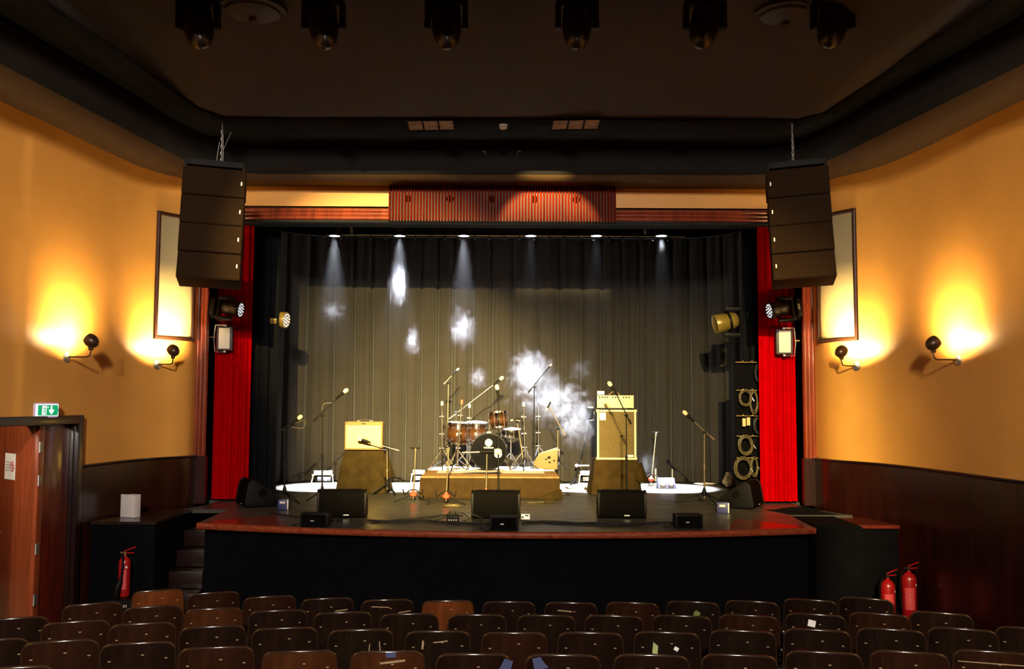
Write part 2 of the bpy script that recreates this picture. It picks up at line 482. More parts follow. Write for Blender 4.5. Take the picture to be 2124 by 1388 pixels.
def wall_mesh(poly, z0, z1, th, sgn, name, m, label, door=None):
    """Wall slab along a plan polyline, th thick outwards; sgn=-1 for the left wall."""
    b = MB()

    def seg(pts, a, c):
        ins = [Vector((x, y, 0)) for x, y in pts]
        out = []
        for i, p in enumerate(ins):
            q0 = ins[max(i - 1, 0)]; q1 = ins[min(i + 1, len(ins) - 1)]
            t = (q1 - q0).normalized(); n_ = Vector((t.y, -t.x, 0)) * (1 if sgn > 0 else -1)
            out.append(p + n_ * th)
        k = len(ins)
        v = [(p.x, p.y, a) for p in ins] + [(p.x, p.y, c) for p in ins] + [(p.x, p.y, a) for p in out] + [(p.x, p.y, c) for p in out]
        f = []
        for i in range(k - 1):
            f += [(i, i + 1, k + i + 1, k + i), (2 * k + i + 1, 2 * k + i, 3 * k + i, 3 * k + i + 1),
                  (k + i, k + i + 1, 3 * k + i + 1, 3 * k + i), (i + 1, i, 2 * k + i, 2 * k + i + 1)]
        f += [(0, k, 3 * k, 2 * k), (k - 1, 3 * k - 1, 4 * k - 1, 2 * k - 1)]
        b.add(v, f)

    if door:
        y0, y1, zt = door

        def cut(lo, hi):
            r = [(x, y) for x, y in poly if lo < y < hi]
            if lo > poly[0][1]: r = [(wall_y_at(poly, lo), lo)] + r
            else: r = r
            if hi < poly[-1][1]: r = r + [(wall_y_at(poly, hi), hi)]
            return r
        a = [(x, y) for x, y in poly if y < y0] + [(wall_y_at(poly, y0), y0)]
        m_ = [(wall_y_at(poly, y0), y0)] + [(x, y) for x, y in poly if y0 < y < y1] + [(wall_y_at(poly, y1), y1)]
        c = [(wall_y_at(poly, y1), y1)] + [(x, y) for x, y in poly if y > y1]
        seg(a, z0, z1); seg(c, z0, z1)
        if z1 > zt: seg(m_, max(z0, zt), z1)
    else:
        seg(poly, z0, z1)
    return tag(b.build(name, m, smooth=30), label, 'wall', kind='structure')


wall_mesh(LWd, WAIN, CEIL + 3, 0.25, -1, 'wall_left', 'wall', 'yellow ochre side wall with the open door', (DOOR_Y0, DOOR_Y1, DOOR_Z))
wall_mesh(RWd, WAIN, CEIL + 3, 0.25, 1, 'wall_right', 'wall', 'yellow ochre side wall without a door')
LWo = [(x + 0.02, y) for x, y in LWd]; RWo = [(x - 0.02, y) for x, y in RWd]
wall_mesh(LWo, 0.0, WAIN, 0.27, -1, 'wall_left_wainscot', 'wainscot', 'dark red wood panelling below the yellow wall beside the door', (DOOR_Y0, DOOR_Y1, DOOR_Z))
wall_mesh(RWo, 0.0, WAIN, 0.27, 1, 'wall_right_wainscot', 'wainscot', 'dark red wood panelling behind the pair of fire extinguishers')


def cap_rail(poly, name, label, y_from):
    b = MB(); pts = [(x, y, WAIN) for x, y in poly if y > y_from]
    b.tube(pts, 0.02, 8)
    tag(b.build(name, 'dark_wood'), label, 'trim', kind='structure')


cap_rail(LWo, 'trim_1', 'dark cap rail on the panelling beside the door', 11.36)
cap_rail(RWo, 'trim_2', 'dark cap rail on the panelling behind the extinguishers', 2.0)
b = MB(); b.box((0, BACK_Y - 0.1, 4.8), (13, 0.2, 9.8)); tag(b.build('wall_back', 'wall'), 'rear wall of the auditorium', 'wall', kind='structure')


def rake(x, y):
    rho = sqrt(x * x + (23.0 - y) ** 2)
    return max(0.0, min(1.6, (rho - 14.45) * 0.085))


rows = []
for i in range(60):
    y = BACK_Y + (14.0 - BACK_Y) * i / 59
    rows.append([(x, y, rake(x, y)) for x in [-6.4 + 12.8 * j / 32 for j in range(33)]])
b = MB(); b.grid(rows); tag(b.build('floor', 'carpet', solid=0.0), 'dark red carpeted raked floor', 'floor', kind='structure')

# proscenium wall with its opening
PY = 13.70
OPX, OPZ = 4.35, 5.22
b = MB()
b.box((0, PY + 0.15, (OPZ + 0.22 + CEIL) / 2), (8.9, 0.3, CEIL - OPZ - 0.22))
tag(b.build('wall_front', 'wall'), 'pale yellow header wall over the stage opening', 'wall', kind='structure')
for sx in (-1, 1):
    b = MB(); b.box((sx * (OPX + 0.15 + 0.4), PY + 0.25, (STAGE + CEIL) / 2), (0.8, 0.4, CEIL - STAGE))
    tag(b.build('wall_front_return', 'wainscot'), 'dark wall end beside the stage opening, %s the door' % ('nearer' if sx < 0 else 'farther from'), 'wall', kind='structure')


def moulding(name, p0, p1, side, label):
    """Stepped mahogany moulding with rounded beads."""
    b = MB(); p0 = Vector(p0); p1 = Vector(p1); side = Vector(side)
    d = (p1 - p0).normalized()
    c = (p0 + p1) / 2; L = (p1 - p0).length
    W = 0.17
    nrm = Vector((0, -1, 0))
    prof = []
    for k in range(25):
        a = -W / 2 + W * k / 24
        u = (a + W / 2) / W
        prof.append((a, 0.035 + 0.018 * abs(sin(u * pi * 3)) + 0.012 * u))
    prof = [(-W / 2, -0.02)] + prof + [(W / 2, -0.02)]
    b.prism(prof, 0, L, lambda a, h, t: p0 + d * t + side * a + nrm * h)
    return tag(b.build(name, 'mahogany', smooth=50), label, 'trim', kind='structure')


moulding('trim_3', (-4.42, PY, WAIN), (-4.42, PY, OPZ + 0.19), (1, 0, 0), 'reddish brown fluted moulding up the left side of the stage opening')
moulding('trim_4', (4.42, PY, WAIN), (4.42, PY, OPZ + 0.19), (-1, 0, 0), 'reddish brown fluted moulding up the right side of the stage opening')
moulding('trim_5', (-4.34, PY, OPZ + 0.10), (4.34, PY, OPZ + 0.10), (0, 0, -1), 'reddish brown fluted moulding across the top of the stage opening')
b = MB(); b.box((-4.42, PY + 0.02, (WAIN + STAGE) / 2), (0.2, 0.1, WAIN - STAGE)); b.box((4.42, PY + 0.02, (WAIN + STAGE) / 2), (0.2, 0.1, WAIN - STAGE))
tag(b.build('trim_6', 'wainscot'), 'dark plinth blocks under the side mouldings', 'trim', kind='structure')
b = MB(); b.box((0, PY + 0.06, OPZ - 0.005), (8.7, 0.16, 0.03)); tag(b.build('trim_7', 'charcoal'), 'grey strip under the header moulding', 'trim', kind='structure')
# inner reveal behind the moulding
b = MB(); b.box((0, PY + 0.25, OPZ + 0.2), (8.7, 0.4, 0.42)); tag(b.build('wall_front_lintel', 'black_paint'), 'black lintel over the stage opening', 'wall', kind='structure')

# stepped ceiling: low brown soffit, dark fascia, black ring, main ceiling
FAS = [(-5.55, BACK_Y), (-5.1, 4.0), (-4.77, 8.6), (-4.53, 10.2), (-4.27, 12.0), (-4.15, 12.5), (-3.85, 12.85), (-3.4, 12.95)]
FASR = [(5.55, BACK_Y), (5.1, 4.0), (4.79, 8.5), (4.51, 10.1), (4.23, 11.8), (4.1, 12.35), (3.8, 12.72), (3.4, 12.84)]
RIN = [(-4.7, BACK_Y), (-4.42, 4.0), (-4.153, 8.21), (-3.988, 9.5), (-3.80, 11.4), (-3.6, 11.68), (-2.76, 11.74)]
RINR = [(4.75, BACK_Y), (4.5, 4.0), (4.30, 8.07), (4.132, 9.48), (3.92, 11.4), (3.7, 11.66), (2.74, 11.66)]
inner = FAS + FASR[::-1]
outer = [(-6.5, BACK_Y), (-6.4, 4), (-5.9, 8.6), (-5.7, 10.2), (-5.5, 12), (-5.3, 13.0), (-4.9, 13.85), (-3.4, 13.85)]
outer = outer + [(-x, y) for x, y in outer[::-1]]
ringin = RIN + RINR[::-1]


def resamp(poly, n=80):
    P_ = [Vector((x, y, 0)) for x, y in poly]; L = [0]
    for a, c in zip(P_, P_[1:]): L.append(L[-1] + (c - a).length)
    out = []
    for i in range(n):
        s_ = L[-1] * i / (n - 1); k = 0
        while k < len(L) - 2 and L[k + 1] < s_: k += 1
        u = (s_ - L[k]) / (L[k + 1] - L[k]); p = P_[k].lerp(P_[k + 1], u); out.append((p.x, p.y))
    return out


def strip(a, za, c, zc):
    return [[(x, y, za) for x, y in a], [(x, y, zc) for x, y in c]]


innd = resamp(inner, 120); outd = resamp(outer, 120); rind = resamp(ringin, 120)
b = MB(); b.grid(strip(outd, SOF, innd, SOF)); tag(b.build('ceiling_soffit', 'brown_paint', solid=0.02), 'brown painted lowered soffit along the walls', 'ceiling', kind='structure')
b = MB(); b.grid(strip(innd, SOF - 0.01, innd, RING + 0.01)); tag(b.build('ceiling_fascia', 'charcoal', solid=0.02), 'dark upright band of the stepped ceiling', 'ceiling', kind='structure')
b = MB(); b.grid(strip(innd, RING, rind, RING)); tag(b.build('ceiling_ring', 'black_paint', solid=0.02), 'black painted band around the main ceiling', 'ceiling', kind='structure')
rows = []
for i in range(25):
    y = 7.9 + (11.85 - 7.9) * i / 24
    xe = 3.72 + (11.75 - y) * 0.135 + 0.12
    rows.append([(xe * u, y, RING + 0.012 + max(0.0, (11.75 - y)) * 0.34 * (1 - abs(u) ** 6)) for u in [-1 + 2 * q / 40 for q in range(41)]])
b = MB(); b.grid(rows); tag(b.build('ceiling', 'ceiling', smooth=60, solid=0.02), 'dark grey brown main ceiling', 'ceiling', kind='structure')
b = MB(); b.box((0, 7.95, 8.005), (13, 0.1, 3.29)); tag(b.build('wall_light_blocker', 'ceiling'), 'unseen ceiling step over the seats, carried down to block the flood light', 'wall', kind='structure')  # unseen step, lowered past the ceiling to keep the flood off it
b = MB(); b.box((0, -1.0, 9.65), (13, 18.2, 0.1)); tag(b.build('ceiling_rear', 'ceiling'), 'higher ceiling over the rear seats', 'ceiling', kind='structure')

# stage house: black box behind the opening
b = MB()
b.box((0, 18.3, 4), (11, 0.2, 8)); b.box((-5.4, 16.1, 4), (0.2, 4.4, 8)); b.box((5.4, 16.1, 4), (0.2, 4.4, 8)); b.box((0, 16.1, 7.05), (11, 4.6, 0.2))
tag(b.build('wall_stage_house', 'black_paint'), 'black walls and roof of the stage house', 'wall', kind='structure')

# corridor behind the open door
b = MB()
b.box((-7.9, 10.3, 1.5), (0.1, 4.4, 3.0)); b.box((-6.75, 12.4, 1.5), (2.3, 0.1, 3.0)); b.box((-6.85, 8.3, 1.5), (2.3, 0.1, 3.0)); b.box((-6.75, 10.3, 3.0), (2.4, 4.2, 0.1))
tag(b.build('wall_corridor', 'dark_wood'), 'dark corridor walls seen through the open door', 'wall', kind='structure')
b = MB(); b.box((-6.62, 10.3, 0.0), (2.5, 4.2, 0.03)); tag(b.build('floor_corridor', 'beige_floor'), 'beige corridor floor behind the door', 'floor', kind='structure')

# ================================================================== STAGE
b = MB()
# deck outline: bowed front, deep behind the opening
fl, fm, fr = atz(410, 1085, STAGE), atz(1050, 1104, STAGE), atz(1690, 1095, STAGE)
arc = []
for i in range(33):
    u = i / 32
    p = fl * ((1 - u) * (1 - 2 * u)) + fm * (4 * u * (1 - u)) + fr * (u * (2 * u - 1))
    arc.append((p.x, p.y))
st = thing('stage_platform', 'wide black stage with a bowed red-brown front edge', 'stage', (0, 0, 0))
deck = arc + [(3.76, 12.55), (4.60, 12.55), (4.28, 13.3), (4.24, 14.1), (5.25, 14.1), (5.25, 18.15), (-5.25, 18.15), (-5.25, 14.1), (-4.24, 14.1), (-4.24, 13.4), (-4.44, 12.95), (-3.76, 12.95)]
b.prism(deck, STAGE - 0.05, STAGE, lambda a, c, t: (a, c, t)); b.build('deck', 'stage', st, smooth=0)
inn = [(x * 0.985, y + 0.10) for x, y in arc]
b = MB(); b.prism(inn + [(3.7, 12.6), (-3.7, 12.6)], 0.0, STAGE - 0.05, lambda a, c, t: (a, c, t)); b.build('front_skirt', 'stage_black', st)
b = MB()
prof = [(0.0, 0.004), (-0.035, 0.004), (-0.05, -0.008), (-0.05, -0.055), (-0.035, -0.07), (0.0, -0.07)]
rws = []
for o_, h in prof:
    rws.append([(x, y + o_, STAGE + h) for x, y in arc])
b.grid(rws); b.build('edge_nosing', 'stage_edge', st, smooth=60)
# reddish worn corner boards
for sx, A, Bp in ((-1, arc[0], arc[5]), (1, arc[-1], arc[-6])):
    b = MB(); c = (A[0] * 0.96, 12.5)
    pts = [(A[0] + (-0.0) * sx, A[1] + 0.0, STAGE + 0.004), (Bp[0], Bp[1], STAGE + 0.004), (A[0] * 0.80, A[1] + 0.82, STAGE + 0.004)]
    b.prism([(p[0], p[1]) for p in pts], STAGE, STAGE + 0.005, lambda a, c_, t: (a, c_, t)); b.build('corner_board', 'mahogany', st, smooth=0)

# side platforms
pf = atz(322, 1083, STAGE)
t = thing('side_platform', 'dark platform against the panelling carrying the white box', 'platform', (0, 0, 0))
b = MB(); yf = pf.y
b.prism([(pf.x, yf), (pf.x, 12.9), (-4.66, 12.9), (-5.04, yf)], 0.0, STAGE - 0.03, lambda a, c, z: (a, c, z)); b.build('body', 'stage_black', t, smooth=0)
b = MB(); b.prism([(pf.x + 0.02, yf - 0.02), (pf.x + 0.02, 12.9), (-4.66, 12.9), (-5.04, yf - 0.02)], STAGE - 0.03, STAGE + 0.005, lambda a, c, z: (a, c, z)); b.build('top_board', 'dark_wood', t, smooth=0)
t = thing('stage_steps', 'dark brown steps between the side platform and the stage', 'steps', (0, 0, 0))
for i in range(4):
    z1 = 0.22 * (i + 1); y0 = 11.75 + 0.27 * i
    b = MB(); b.box(((pf.x - 3.78) / 2 + 0.01, (y0 + 12.85) / 2, z1 - 0.11), (abs(pf.x + 3.78) - 0.06, 12.85 - y0, 0.21)); b.build('tread', 'dark_wood', t, bevel=0.008)
t = thing('side_platform', 'black platform on the right of the stage beside the extinguishers', 'platform', (0, 0, 0))
b = MB(); b.prism([(3.78, 11.55), (4.33, 11.5), (4.33, 12.5), (3.78, 12.5)], 0.0, STAGE - 0.01, lambda a, c, z: (a, c, z)); b.build('inner_block', 'stage_black', t, smooth=0)
b = MB(); b.prism([(4.34, 11.74), (4.86, 11.74), (4.74, 12.5), (4.34, 12.5)], 0.0, STAGE - 0.06, lambda a, c, z: (a, c, z)); b.build('outer_block', 'stage_black', t, smooth=0)
b = MB(); b.prism([(4.34, 11.70), (4.87, 11.70), (4.74, 12.5), (4.34, 12.5)], STAGE - 0.06, STAGE - 0.02, lambda a, c, z: (a, c, z)); b.build('top_board', 'door_red', t, smooth=0)

# ================================================================== CURTAINS
def curtain(path, z0, z1, name, m, label, cat, amp=0.05, period=0.22, seed=1, hem=0.0, gather=0.0, per_m=60, rowsn=14, group=None, crease=False):
    rnd = random.Random(seed)
    P_ = [Vector((x, y, 0)) for x, y in path]; L = [0]
    for a, c in zip(P_, P_[1:]): L.append(L[-1] + (c - a).length)
    n = int(L[-1] * per_m); ph = [rnd.uniform(0, 6.28) for _ in range(6)]
    pts = []; nr = []
    for i in range(n + 1):
        s_ = L[-1] * i / n; k = 0
        while k < len(L) - 2 and L[k + 1] < s_: k += 1
        u = (s_ - L[k]) / (L[k + 1] - L[k]); p = P_[k].lerp(P_[k + 1], u)
        t = (P_[min(k + 1, len(P_) - 1)] - P_[k]).normalized(); pts.append((s_, p)); nr.append(Vector((-t.y, t.x, 0)))
    # smooth normals
    for _ in range(6):
        nr = [(nr[max(i - 1, 0)] + nr[i] + nr[min(i + 1, n)]).normalized() for i in range(n + 1)]
    b = MB(); rows = []
    for r in range(rowsn + 1):
        w = r / rowsn; z = z1 + (z0 - z1) * w; row = []
        for (s_, p), n_ in zip(pts, nr):
            q = 2 * pi * s_ / period
            sw = 0.5 * sin(s_ * 1.9 + ph[4]) * w
            f = sin(q + 1.1 * sin(s_ * 2.3 + ph[0]) + sw + ph[1]) + 0.45 * sin(q * 0.53 + ph[2] + 1.3 * w) + 0.3 * sin(q * 2.1 + ph[3])
            f = (abs(f) ** 0.8) * (1 if f > 0 else -1)
            if crease: f = 0.30 * f + 2.3 * math.exp(-(sin(q * 0.42 + 1.3 * sin(s_ * 1.3 + ph[5]) + 0.5 * sw) / 0.30) ** 2)
            a = amp * (0.75 + 0.35 * w)
            row.append(p + n_ * (f * a) + Vector((0, 0, z + (hem * 0.02 * sin(s_ * 7) if r == rowsn else 0))))
        rows.append(row)
    b.grid(rows)
    o = b.build(name, m, smooth=70, fixn=False)
    return tag(o, label, cat, group)


TRK = 5.62
half = [(4.28, 14.95), (4.28, 15.6), (4.24, 16.3), (4.02, 16.95), (3.5, 17.32), (2.8, 17.40), (2.1, 17.42)]
upath = [(-x, y) for x, y in half] + [(x, y) for x, y in half[::-1]]
upath = [(p.x, p.y) for p in smooth_path([(x, y, 0) for x, y in upath], 5)]
curtain(upath, STAGE + 0.015, TRK, 'stage_curtain', 'curtain', 'wide charcoal pleated curtain round the back of the stage', 'curtain', 0.058, 0.30, seed=3, per_m=90, crease=True)
curtain([(-4.0, 14.35), (-3.70, 14.42), (-3.52, 14.6)], STAGE + 0.02, TRK, 'leg_drape', 'leg', 'narrow black drape just inside the left red curtain', 'curtain', 0.03, 0.16, seed=5)
curtain([(3.70, 14.62), (3.82, 14.46), (4.05, 14.35)], STAGE + 0.02, TRK, 'leg_drape', 'leg', 'narrow black drape behind the right red curtain', 'curtain', 0.03, 0.16, seed=6)
curtain([(-4.34, 14.02), (-4.1, 13.99), (-3.80, 14.05)], STAGE + 0.03, OPZ + 0.1, 'red_curtain', 'red_curtain', 'red velvet curtain at the left side of the stage opening', 'curtain', 0.022, 0.10, seed=8, per_m=160, group='red side curtains')
curtain([(3.76, 13.92), (4.0, 13.95), (4.31, 13.98)], STAGE + 0.03, OPZ + 0.1, 'red_curtain', 'red_curtain', 'brightly lit red velvet curtain at the right of the stage', 'curtain', 0.022, 0.10, seed=9, per_m=160, group='red side curtains')
# curtain track
b = MB(); b.tube([(x, y, TRK + 0.02) for x, y in upath], 0.02, 6); tag(b.build('curtain_track', 'black_metal'), 'curved black curtain track above the charcoal curtain', 'track')
# black border drape above
curtain([(-2.9, 16.9), (2.9, 16.9)], 5.56, 6.3, 'border_drape', 'black_cloth', 'short black border drape above the overhead spots', 'curtain', 0.03, 0.4, seed=12, rowsn=5)


# ================================================================== FRONT-OF-HOUSE LANTERNS (rear of the hall)
AIMED = ['at the left of the stage', 'at the right of the stage', 'at the drums', 'at the slatted panel']
for k, (loc_, tgt_, pw_, ang_, bl_) in enumerate(FOH):
    L0 = Vector(loc_); d = (Vector(tgt_) - L0).normalized()
    t = thing('house_lantern', 'black profile lantern at the back of the hall aimed %s' % AIMED[k], 'stage light', loc_, 0, 'house lanterns')
    b = MB(); b.lathe([(0.0, -0.5), (0.11, -0.45), (0.11, -0.1), (0.0, -0.09)], (0, 0, 0), d); b.build('lamp_body', 'black_metal', t)
    # framing shutters: the lower blade trims the beam at the front of the drums, the upper at the header
    lo = (Vector((0, 12.2, STAGE)) if k < 3 else Vector((0, 13.6, 5.30))) - L0; lo = lo * (1.2 / lo.y)
    b = MB(); b.box((0, lo.y, lo.z - 0.25), (0.44, 0.004, 0.5)); b.build('lower_shutter', 'black_metal', t)
    if k in (1, 2):
        hi = Vector((0, 13.7, 5.29)) - L0; hi = hi * (1.2 / hi.y)
        b = MB(); b.box((0, hi.y, hi.z + 0.15), (0.44, 0.004, 0.3)); b.build('upper_shutter', 'black_metal', t)
    b = MB(); b.tube([(0, -0.2, 0.11), (0, -0.2, 1.38)], 0.03); b.build('yoke', 'black_metal', t)

# ================================================================== SLATTED PANEL
sl0, sl1 = at(804, 456, 13.55), at(1279, 376, 13.55)
t = thing('slatted_panel', 'reddish brown slatted wooden panel over the middle of the stage', 'panel', ((sl0.x + sl1.x) / 2, 13.66, sl0.z))
W, H = sl1.x - sl0.x, sl1.z - sl0.z
b = MB(); b.box((0, -0.01, H / 2), (W, 0.03, H)); b.build('backing', 'slat_back', t)
b = MB()
n = 74
for i in range(n):
    x = -W / 2 + W * (i + 0.5) / n
    b.box((x, -0.055, H / 2), (0.026, 0.06, H))
    b.box((x, -0.090, H * 0.085), (0.026, 0.012, H * 0.15)); b.box((x, -0.088, H * 0.93), (0.026, 0.008, H * 0.05))
b.build('slats', 'slat', t, smooth=0)
for i in range(5):
    x = -W / 2 + W * (0.085 + 0.185 * i); b = MB(); b.lathe([(0.0, 0), (0.055, 0)], (x, -0.027, H * 0.56), (0, -1, 0)); b.build('speaker_hole', 'black_cloth', t)

# ================================================================== SIDE WALL FRAMES
def wall_frame(c0, c1, poly, label):
    """Framed panel that follows a curved side wall between two picture columns."""
    (pxa, yt), (pxb, yb) = c0, c1
    n = 10; W_ = []
    for i in range(n + 1):
        P_, nr, _ = on_wall(pxa + (pxb - pxa) * i / n, (yt + yb) / 2, poly); W_.append((Vector((P_.x, P_.y, 0)), nr))
    zt = on_wall(pxa, yt, poly)[0].z; zb = on_wall(pxa, yb, poly)[0].z
    o = W_[0][0]; H = zt - zb
    t = thing('wall_frame', label, 'wall panel', (o.x, o.y, zb), 0, 'framed wall panels')
    P3 = lambda i, z, h: W_[i][0] - o + W_[i][1] * h + Vector((0, 0, z))
    b = MB(); b.grid([[P3(i, 0.02, 0.010) for i in range(n + 1)], [P3(i, H - 0.02, 0.010) for i in range(n + 1)]]); b.build('panel', 'panel', t, solid=0.006)
    b = MB()
    for z in (0.022, H - 0.022): b.grid([[P3(i, z + dz, h) for i in range(n + 1)] for dz, h in ((-0.024, -0.005), (-0.024, 0.030), (-0.012, 0.038), (0.012, 0.038), (0.024, 0.030), (0.024, -0.005))])
    for i, k in ((0, 1), (n, n - 1)):
        e = (P3(k, 0, 0) - P3(i, 0, 0)).normalized()
        b.grid([[P3(i, z, h) + e * dx_ for z in (0, H)] for dx_, h in ((-0.002, -0.005), (-0.002, 0.030), (0.010, 0.039), (0.034, 0.039), (0.046, 0.030), (0.046, -0.005))])
    b.build('frame', 'frame_wood', t, smooth=30)


wall_frame((322, 436), (402, 703), LWd, 'tall cream panel in a thin dark frame on the wall by the door')
wall_frame((1778, 431), (1697, 706), RWd, 'tall cream panel in a thin dark frame on the wall away from the door')

# ================================================================== SCONCES
def make_sconce():
    t = thing('wall_sconce', 'x', 'wall light')
    b = MB(); b.lathe([(0.0, 0.03), (0.03, 0.03), (0.062, 0.012), (0.065, 0.0)], (0, 0, 0), (0, -1, 0)); b.build('wall_plate', 'steel', t)
    # local frame: -y points out of the wall
    b = MB(); b.tube(smooth_path([(0, -0.02, 0.0), (0, -0.12, 0.004), (0, -0.245, 0.004), (0, -0.285, 0.02), (0, -0.30, 0.06), (0, -0.30, 0.085)], 5), 0.009, 8); b.build('arm', 'bronze', t)
    ax = Vector((0, 0.80, 0.60)).normalized()        # mouth looks back at the wall and up
    base = Vector((0, -0.30, 0.085))
    b = MB(); b.cyl(base - Vector((0, 0, 0.005)), base + Vector((0, 0, 0.05)), 0.026, 0.032); b.build('socket', 'bronze', t)
    c = base + Vector((0, -0.005, 0.105))
    prof = [(0.0, -0.090), (0.03, -0.084), (0.058, -0.060), (0.075, -0.02), (0.078, 0.02), (0.068, 0.06), (0.064, 0.060), (0.073, 0.02), (0.070, -0.02), (0.054, -0.056), (0.028, -0.078), (0.0, -0.084)]
    b = MB(); b.lathe(prof, c, ax, 28); o = b.build('shade', 'bronze', t)
    b = MB(); b.lathe([(0.0655, 0.052), (0.0715, 0.02), (0.0685, -0.02), (0.0525, -0.055), (0.027, -0.0765), (0.0, -0.0825)], c, ax, 28); b.build('shade_lining', 'shade_in', o)
    b = MB(); b.ball(tuple(c + ax * 0.022), 0.030, 12); b.build('bulb', 'bulb', t)
    return t


proto = make_sconce()
SC = [((138, 741), LWd, 'dark domed wall light above the exit sign'), ((326, 757), LWd, 'dark domed wall light just below the framed panel near the door'),
      ((1777, 760), RWd, 'dark domed wall light under the framed panel away from the door'), ((1988, 747), RWd, 'dark domed wall light farthest right, clear of the framed panel')]
first = True
for (p, poly, lab) in SC:
    P_, nr, tg = on_wall(p[0], p[1], poly)
    o = proto if first else copy_tree(proto); first = False
    o.location = P_; o.rotation_euler = (0, 0, atan2(nr.x, -nr.y)); tag(o, lab, 'wall light', 'domed wall sconces')
for sx, poly in ((-1, LWd), (1, RWd)):                # the same lights go on along both walls beside the seats
    for yy in (8.4, 5.0):
        o = copy_tree(proto); x = wall_y_at(poly, yy); o.location = (x, yy, 2.95)
        o.rotation_euler = (0, 0, atan2(-sx, 0)); tag(o, 'domed wall light beside the seats on the %s wall, %s' % ('left' if sx < 0 else 'right', 'nearer the stage' if yy > 6 else 'nearer the rear'), 'wall light', 'domed wall sconces')

# ================================================================== DOOR, NOTICE, EXIT SIGN
dx = lambda y: wall_y_at(LWo, y)
fr = thing('door_1', 'dark wooden door frame in the panelling under the exit sign', 'door frame', (0, 0, 0), kind='structure')
A = Vector((dx(DOOR_Y1), DOOR_Y1, 0)); B = Vector((dx(DOOR_Y0), DOOR_Y0, 0)); u = (B - A).normalized(); nrm = Vector((-u.y, u.x, 0)); nrm = nrm if nrm.x > 0 else -nrm
fw = lambda a, z, h: A + u * a + nrm * h + Vector((0, 0, z))
L = (B - A).length
b = MB(); b.prism([(-0.10, 0), (0.0, 0), (0.0, DOOR_Z + 0.1), (-0.10, DOOR_Z + 0.1)], -0.26, 0.05, fw); b.prism([(0, DOOR_Z), (L, DOOR_Z), (L, DOOR_Z + 0.1), (0, DOOR_Z + 0.1)], -0.26, 0.05, fw)
b.prism([(0.0, 0), (0.028, 0), (0.028, DOOR_Z), (0.0, DOOR_Z)], -0.30, 0.0, fw)
b.build('frame', 'dark_wood', fr, bevel=0.006)
# leaf beside the jamb, in the plane of the wall
t = thing('door_leaf', 'narrow dark red door leaf closed against the frame', 'door', tuple(A + u * 0.035))
fl2 = lambda a, z, h: u * a + nrm * h + Vector((0, 0, z))
W2 = 0.50
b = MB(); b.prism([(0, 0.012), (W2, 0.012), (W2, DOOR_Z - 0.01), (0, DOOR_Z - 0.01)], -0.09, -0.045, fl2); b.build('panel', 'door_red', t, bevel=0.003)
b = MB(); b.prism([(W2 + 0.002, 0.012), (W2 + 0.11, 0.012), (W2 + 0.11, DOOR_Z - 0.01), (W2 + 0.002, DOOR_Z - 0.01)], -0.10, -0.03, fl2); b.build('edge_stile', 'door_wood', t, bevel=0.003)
for z in (0.36, 0.92, 1.68, 2.05):
    b = MB(); b.prism([(W2 + 0.045, z - 0.06), (W2 + 0.10, z - 0.06), (W2 + 0.10, z + 0.06), (W2 + 0.045, z + 0.06)], -0.03, -0.022, fl2)
    b.tube([fl2(W2 + 0.112, z - 0.06, -0.02), fl2(W2 + 0.112, z + 0.06, -0.02)], 0.01, 8); b.build('hinge', 'steel', t)
# leaf swung out into the corridor, seen face on
t = thing('door_leaf', 'reddish wooden door leaf standing open with a white notice and round knob', 'door', (0, 0, 0))
h0 = A + u * (W2 + 0.16) - nrm * 0.09
e1 = Vector((-6.10, 11.32, 0)); v = (e1 - h0); WL = v.length; v.normalize()
t.location = h0
nl = Vector((v.y, -v.x, 0)); nl = nl if nl.y < 0 else -nl
fo = lambda a, z, h: v * a + nl * h + Vector((0, 0, z))
b = MB(); b.prism([(0.0, 0.015), (WL, 0.015), (WL, DOOR_Z - 0.02), (0.0, DOOR_Z - 0.02)], -0.045, 0.0, fo); b.build('panel', 'door_wood', t, bevel=0.004)
b = MB(); kz = 1.02
b.lathe([(0.0, 0.07), (0.022, 0.066), (0.03, 0.05), (0.022, 0.035), (0.012, 0.03), (0.012, 0.008), (0.03, 0.006), (0.03, 0.0)], fo(WL - 0.10, kz, 0), nl, 16); b.build('knob', 'chrome', t)
b = MB(); b.lathe([(0.0, 0.02), (0.02, 0.018), (0.026, 0.0)], fo(WL - 0.19, kz, 0), nl, 16); b.build('lock_rose', 'chrome', t)
t2 = thing('door_notice', 'white paper notice with a red circle and lines of print on the open door', 'notice', h0)
n0 = WL - 0.62; n1 = n0 + 0.28; z0, z1 = 1.72, 2.0
nz0, nz1 = 1.66, 1.96
b = MB(); b.prism([(n0, nz0), (n1, nz0), (n1, nz1), (n0, nz1)], 0.001, 0.004, fo); b.build('sheet', 'paper', t2, smooth=0)
rc = fo(n0 + 0.075, (nz0 + nz1) / 2, 0.006)
b = MB(); b.tube([rc + v * (0.048 * cos(q * pi / 12)) + Vector((0, 0, 0.055 * sin(q * pi / 12))) for q in range(24)], 0.005, 6, closed=True)
b.tube([rc + v * 0.03 + Vector((0, 0, 0.04)), rc - v * 0.03 - Vector((0, 0, 0.04))], 0.005, 6); b.build('prohibition_ring', 'red_print', t2)
b = MB()
b.prism([(n0 + 0.06, nz0 + 0.12), (n0 + 0.085, nz0 + 0.12), (n0 + 0.09, nz0 + 0.175), (n0 + 0.06, nz0 + 0.18)], 0.004, 0.0055, fo); b.build('pictogram', 'grey_print', t2, smooth=0)
b = MB()
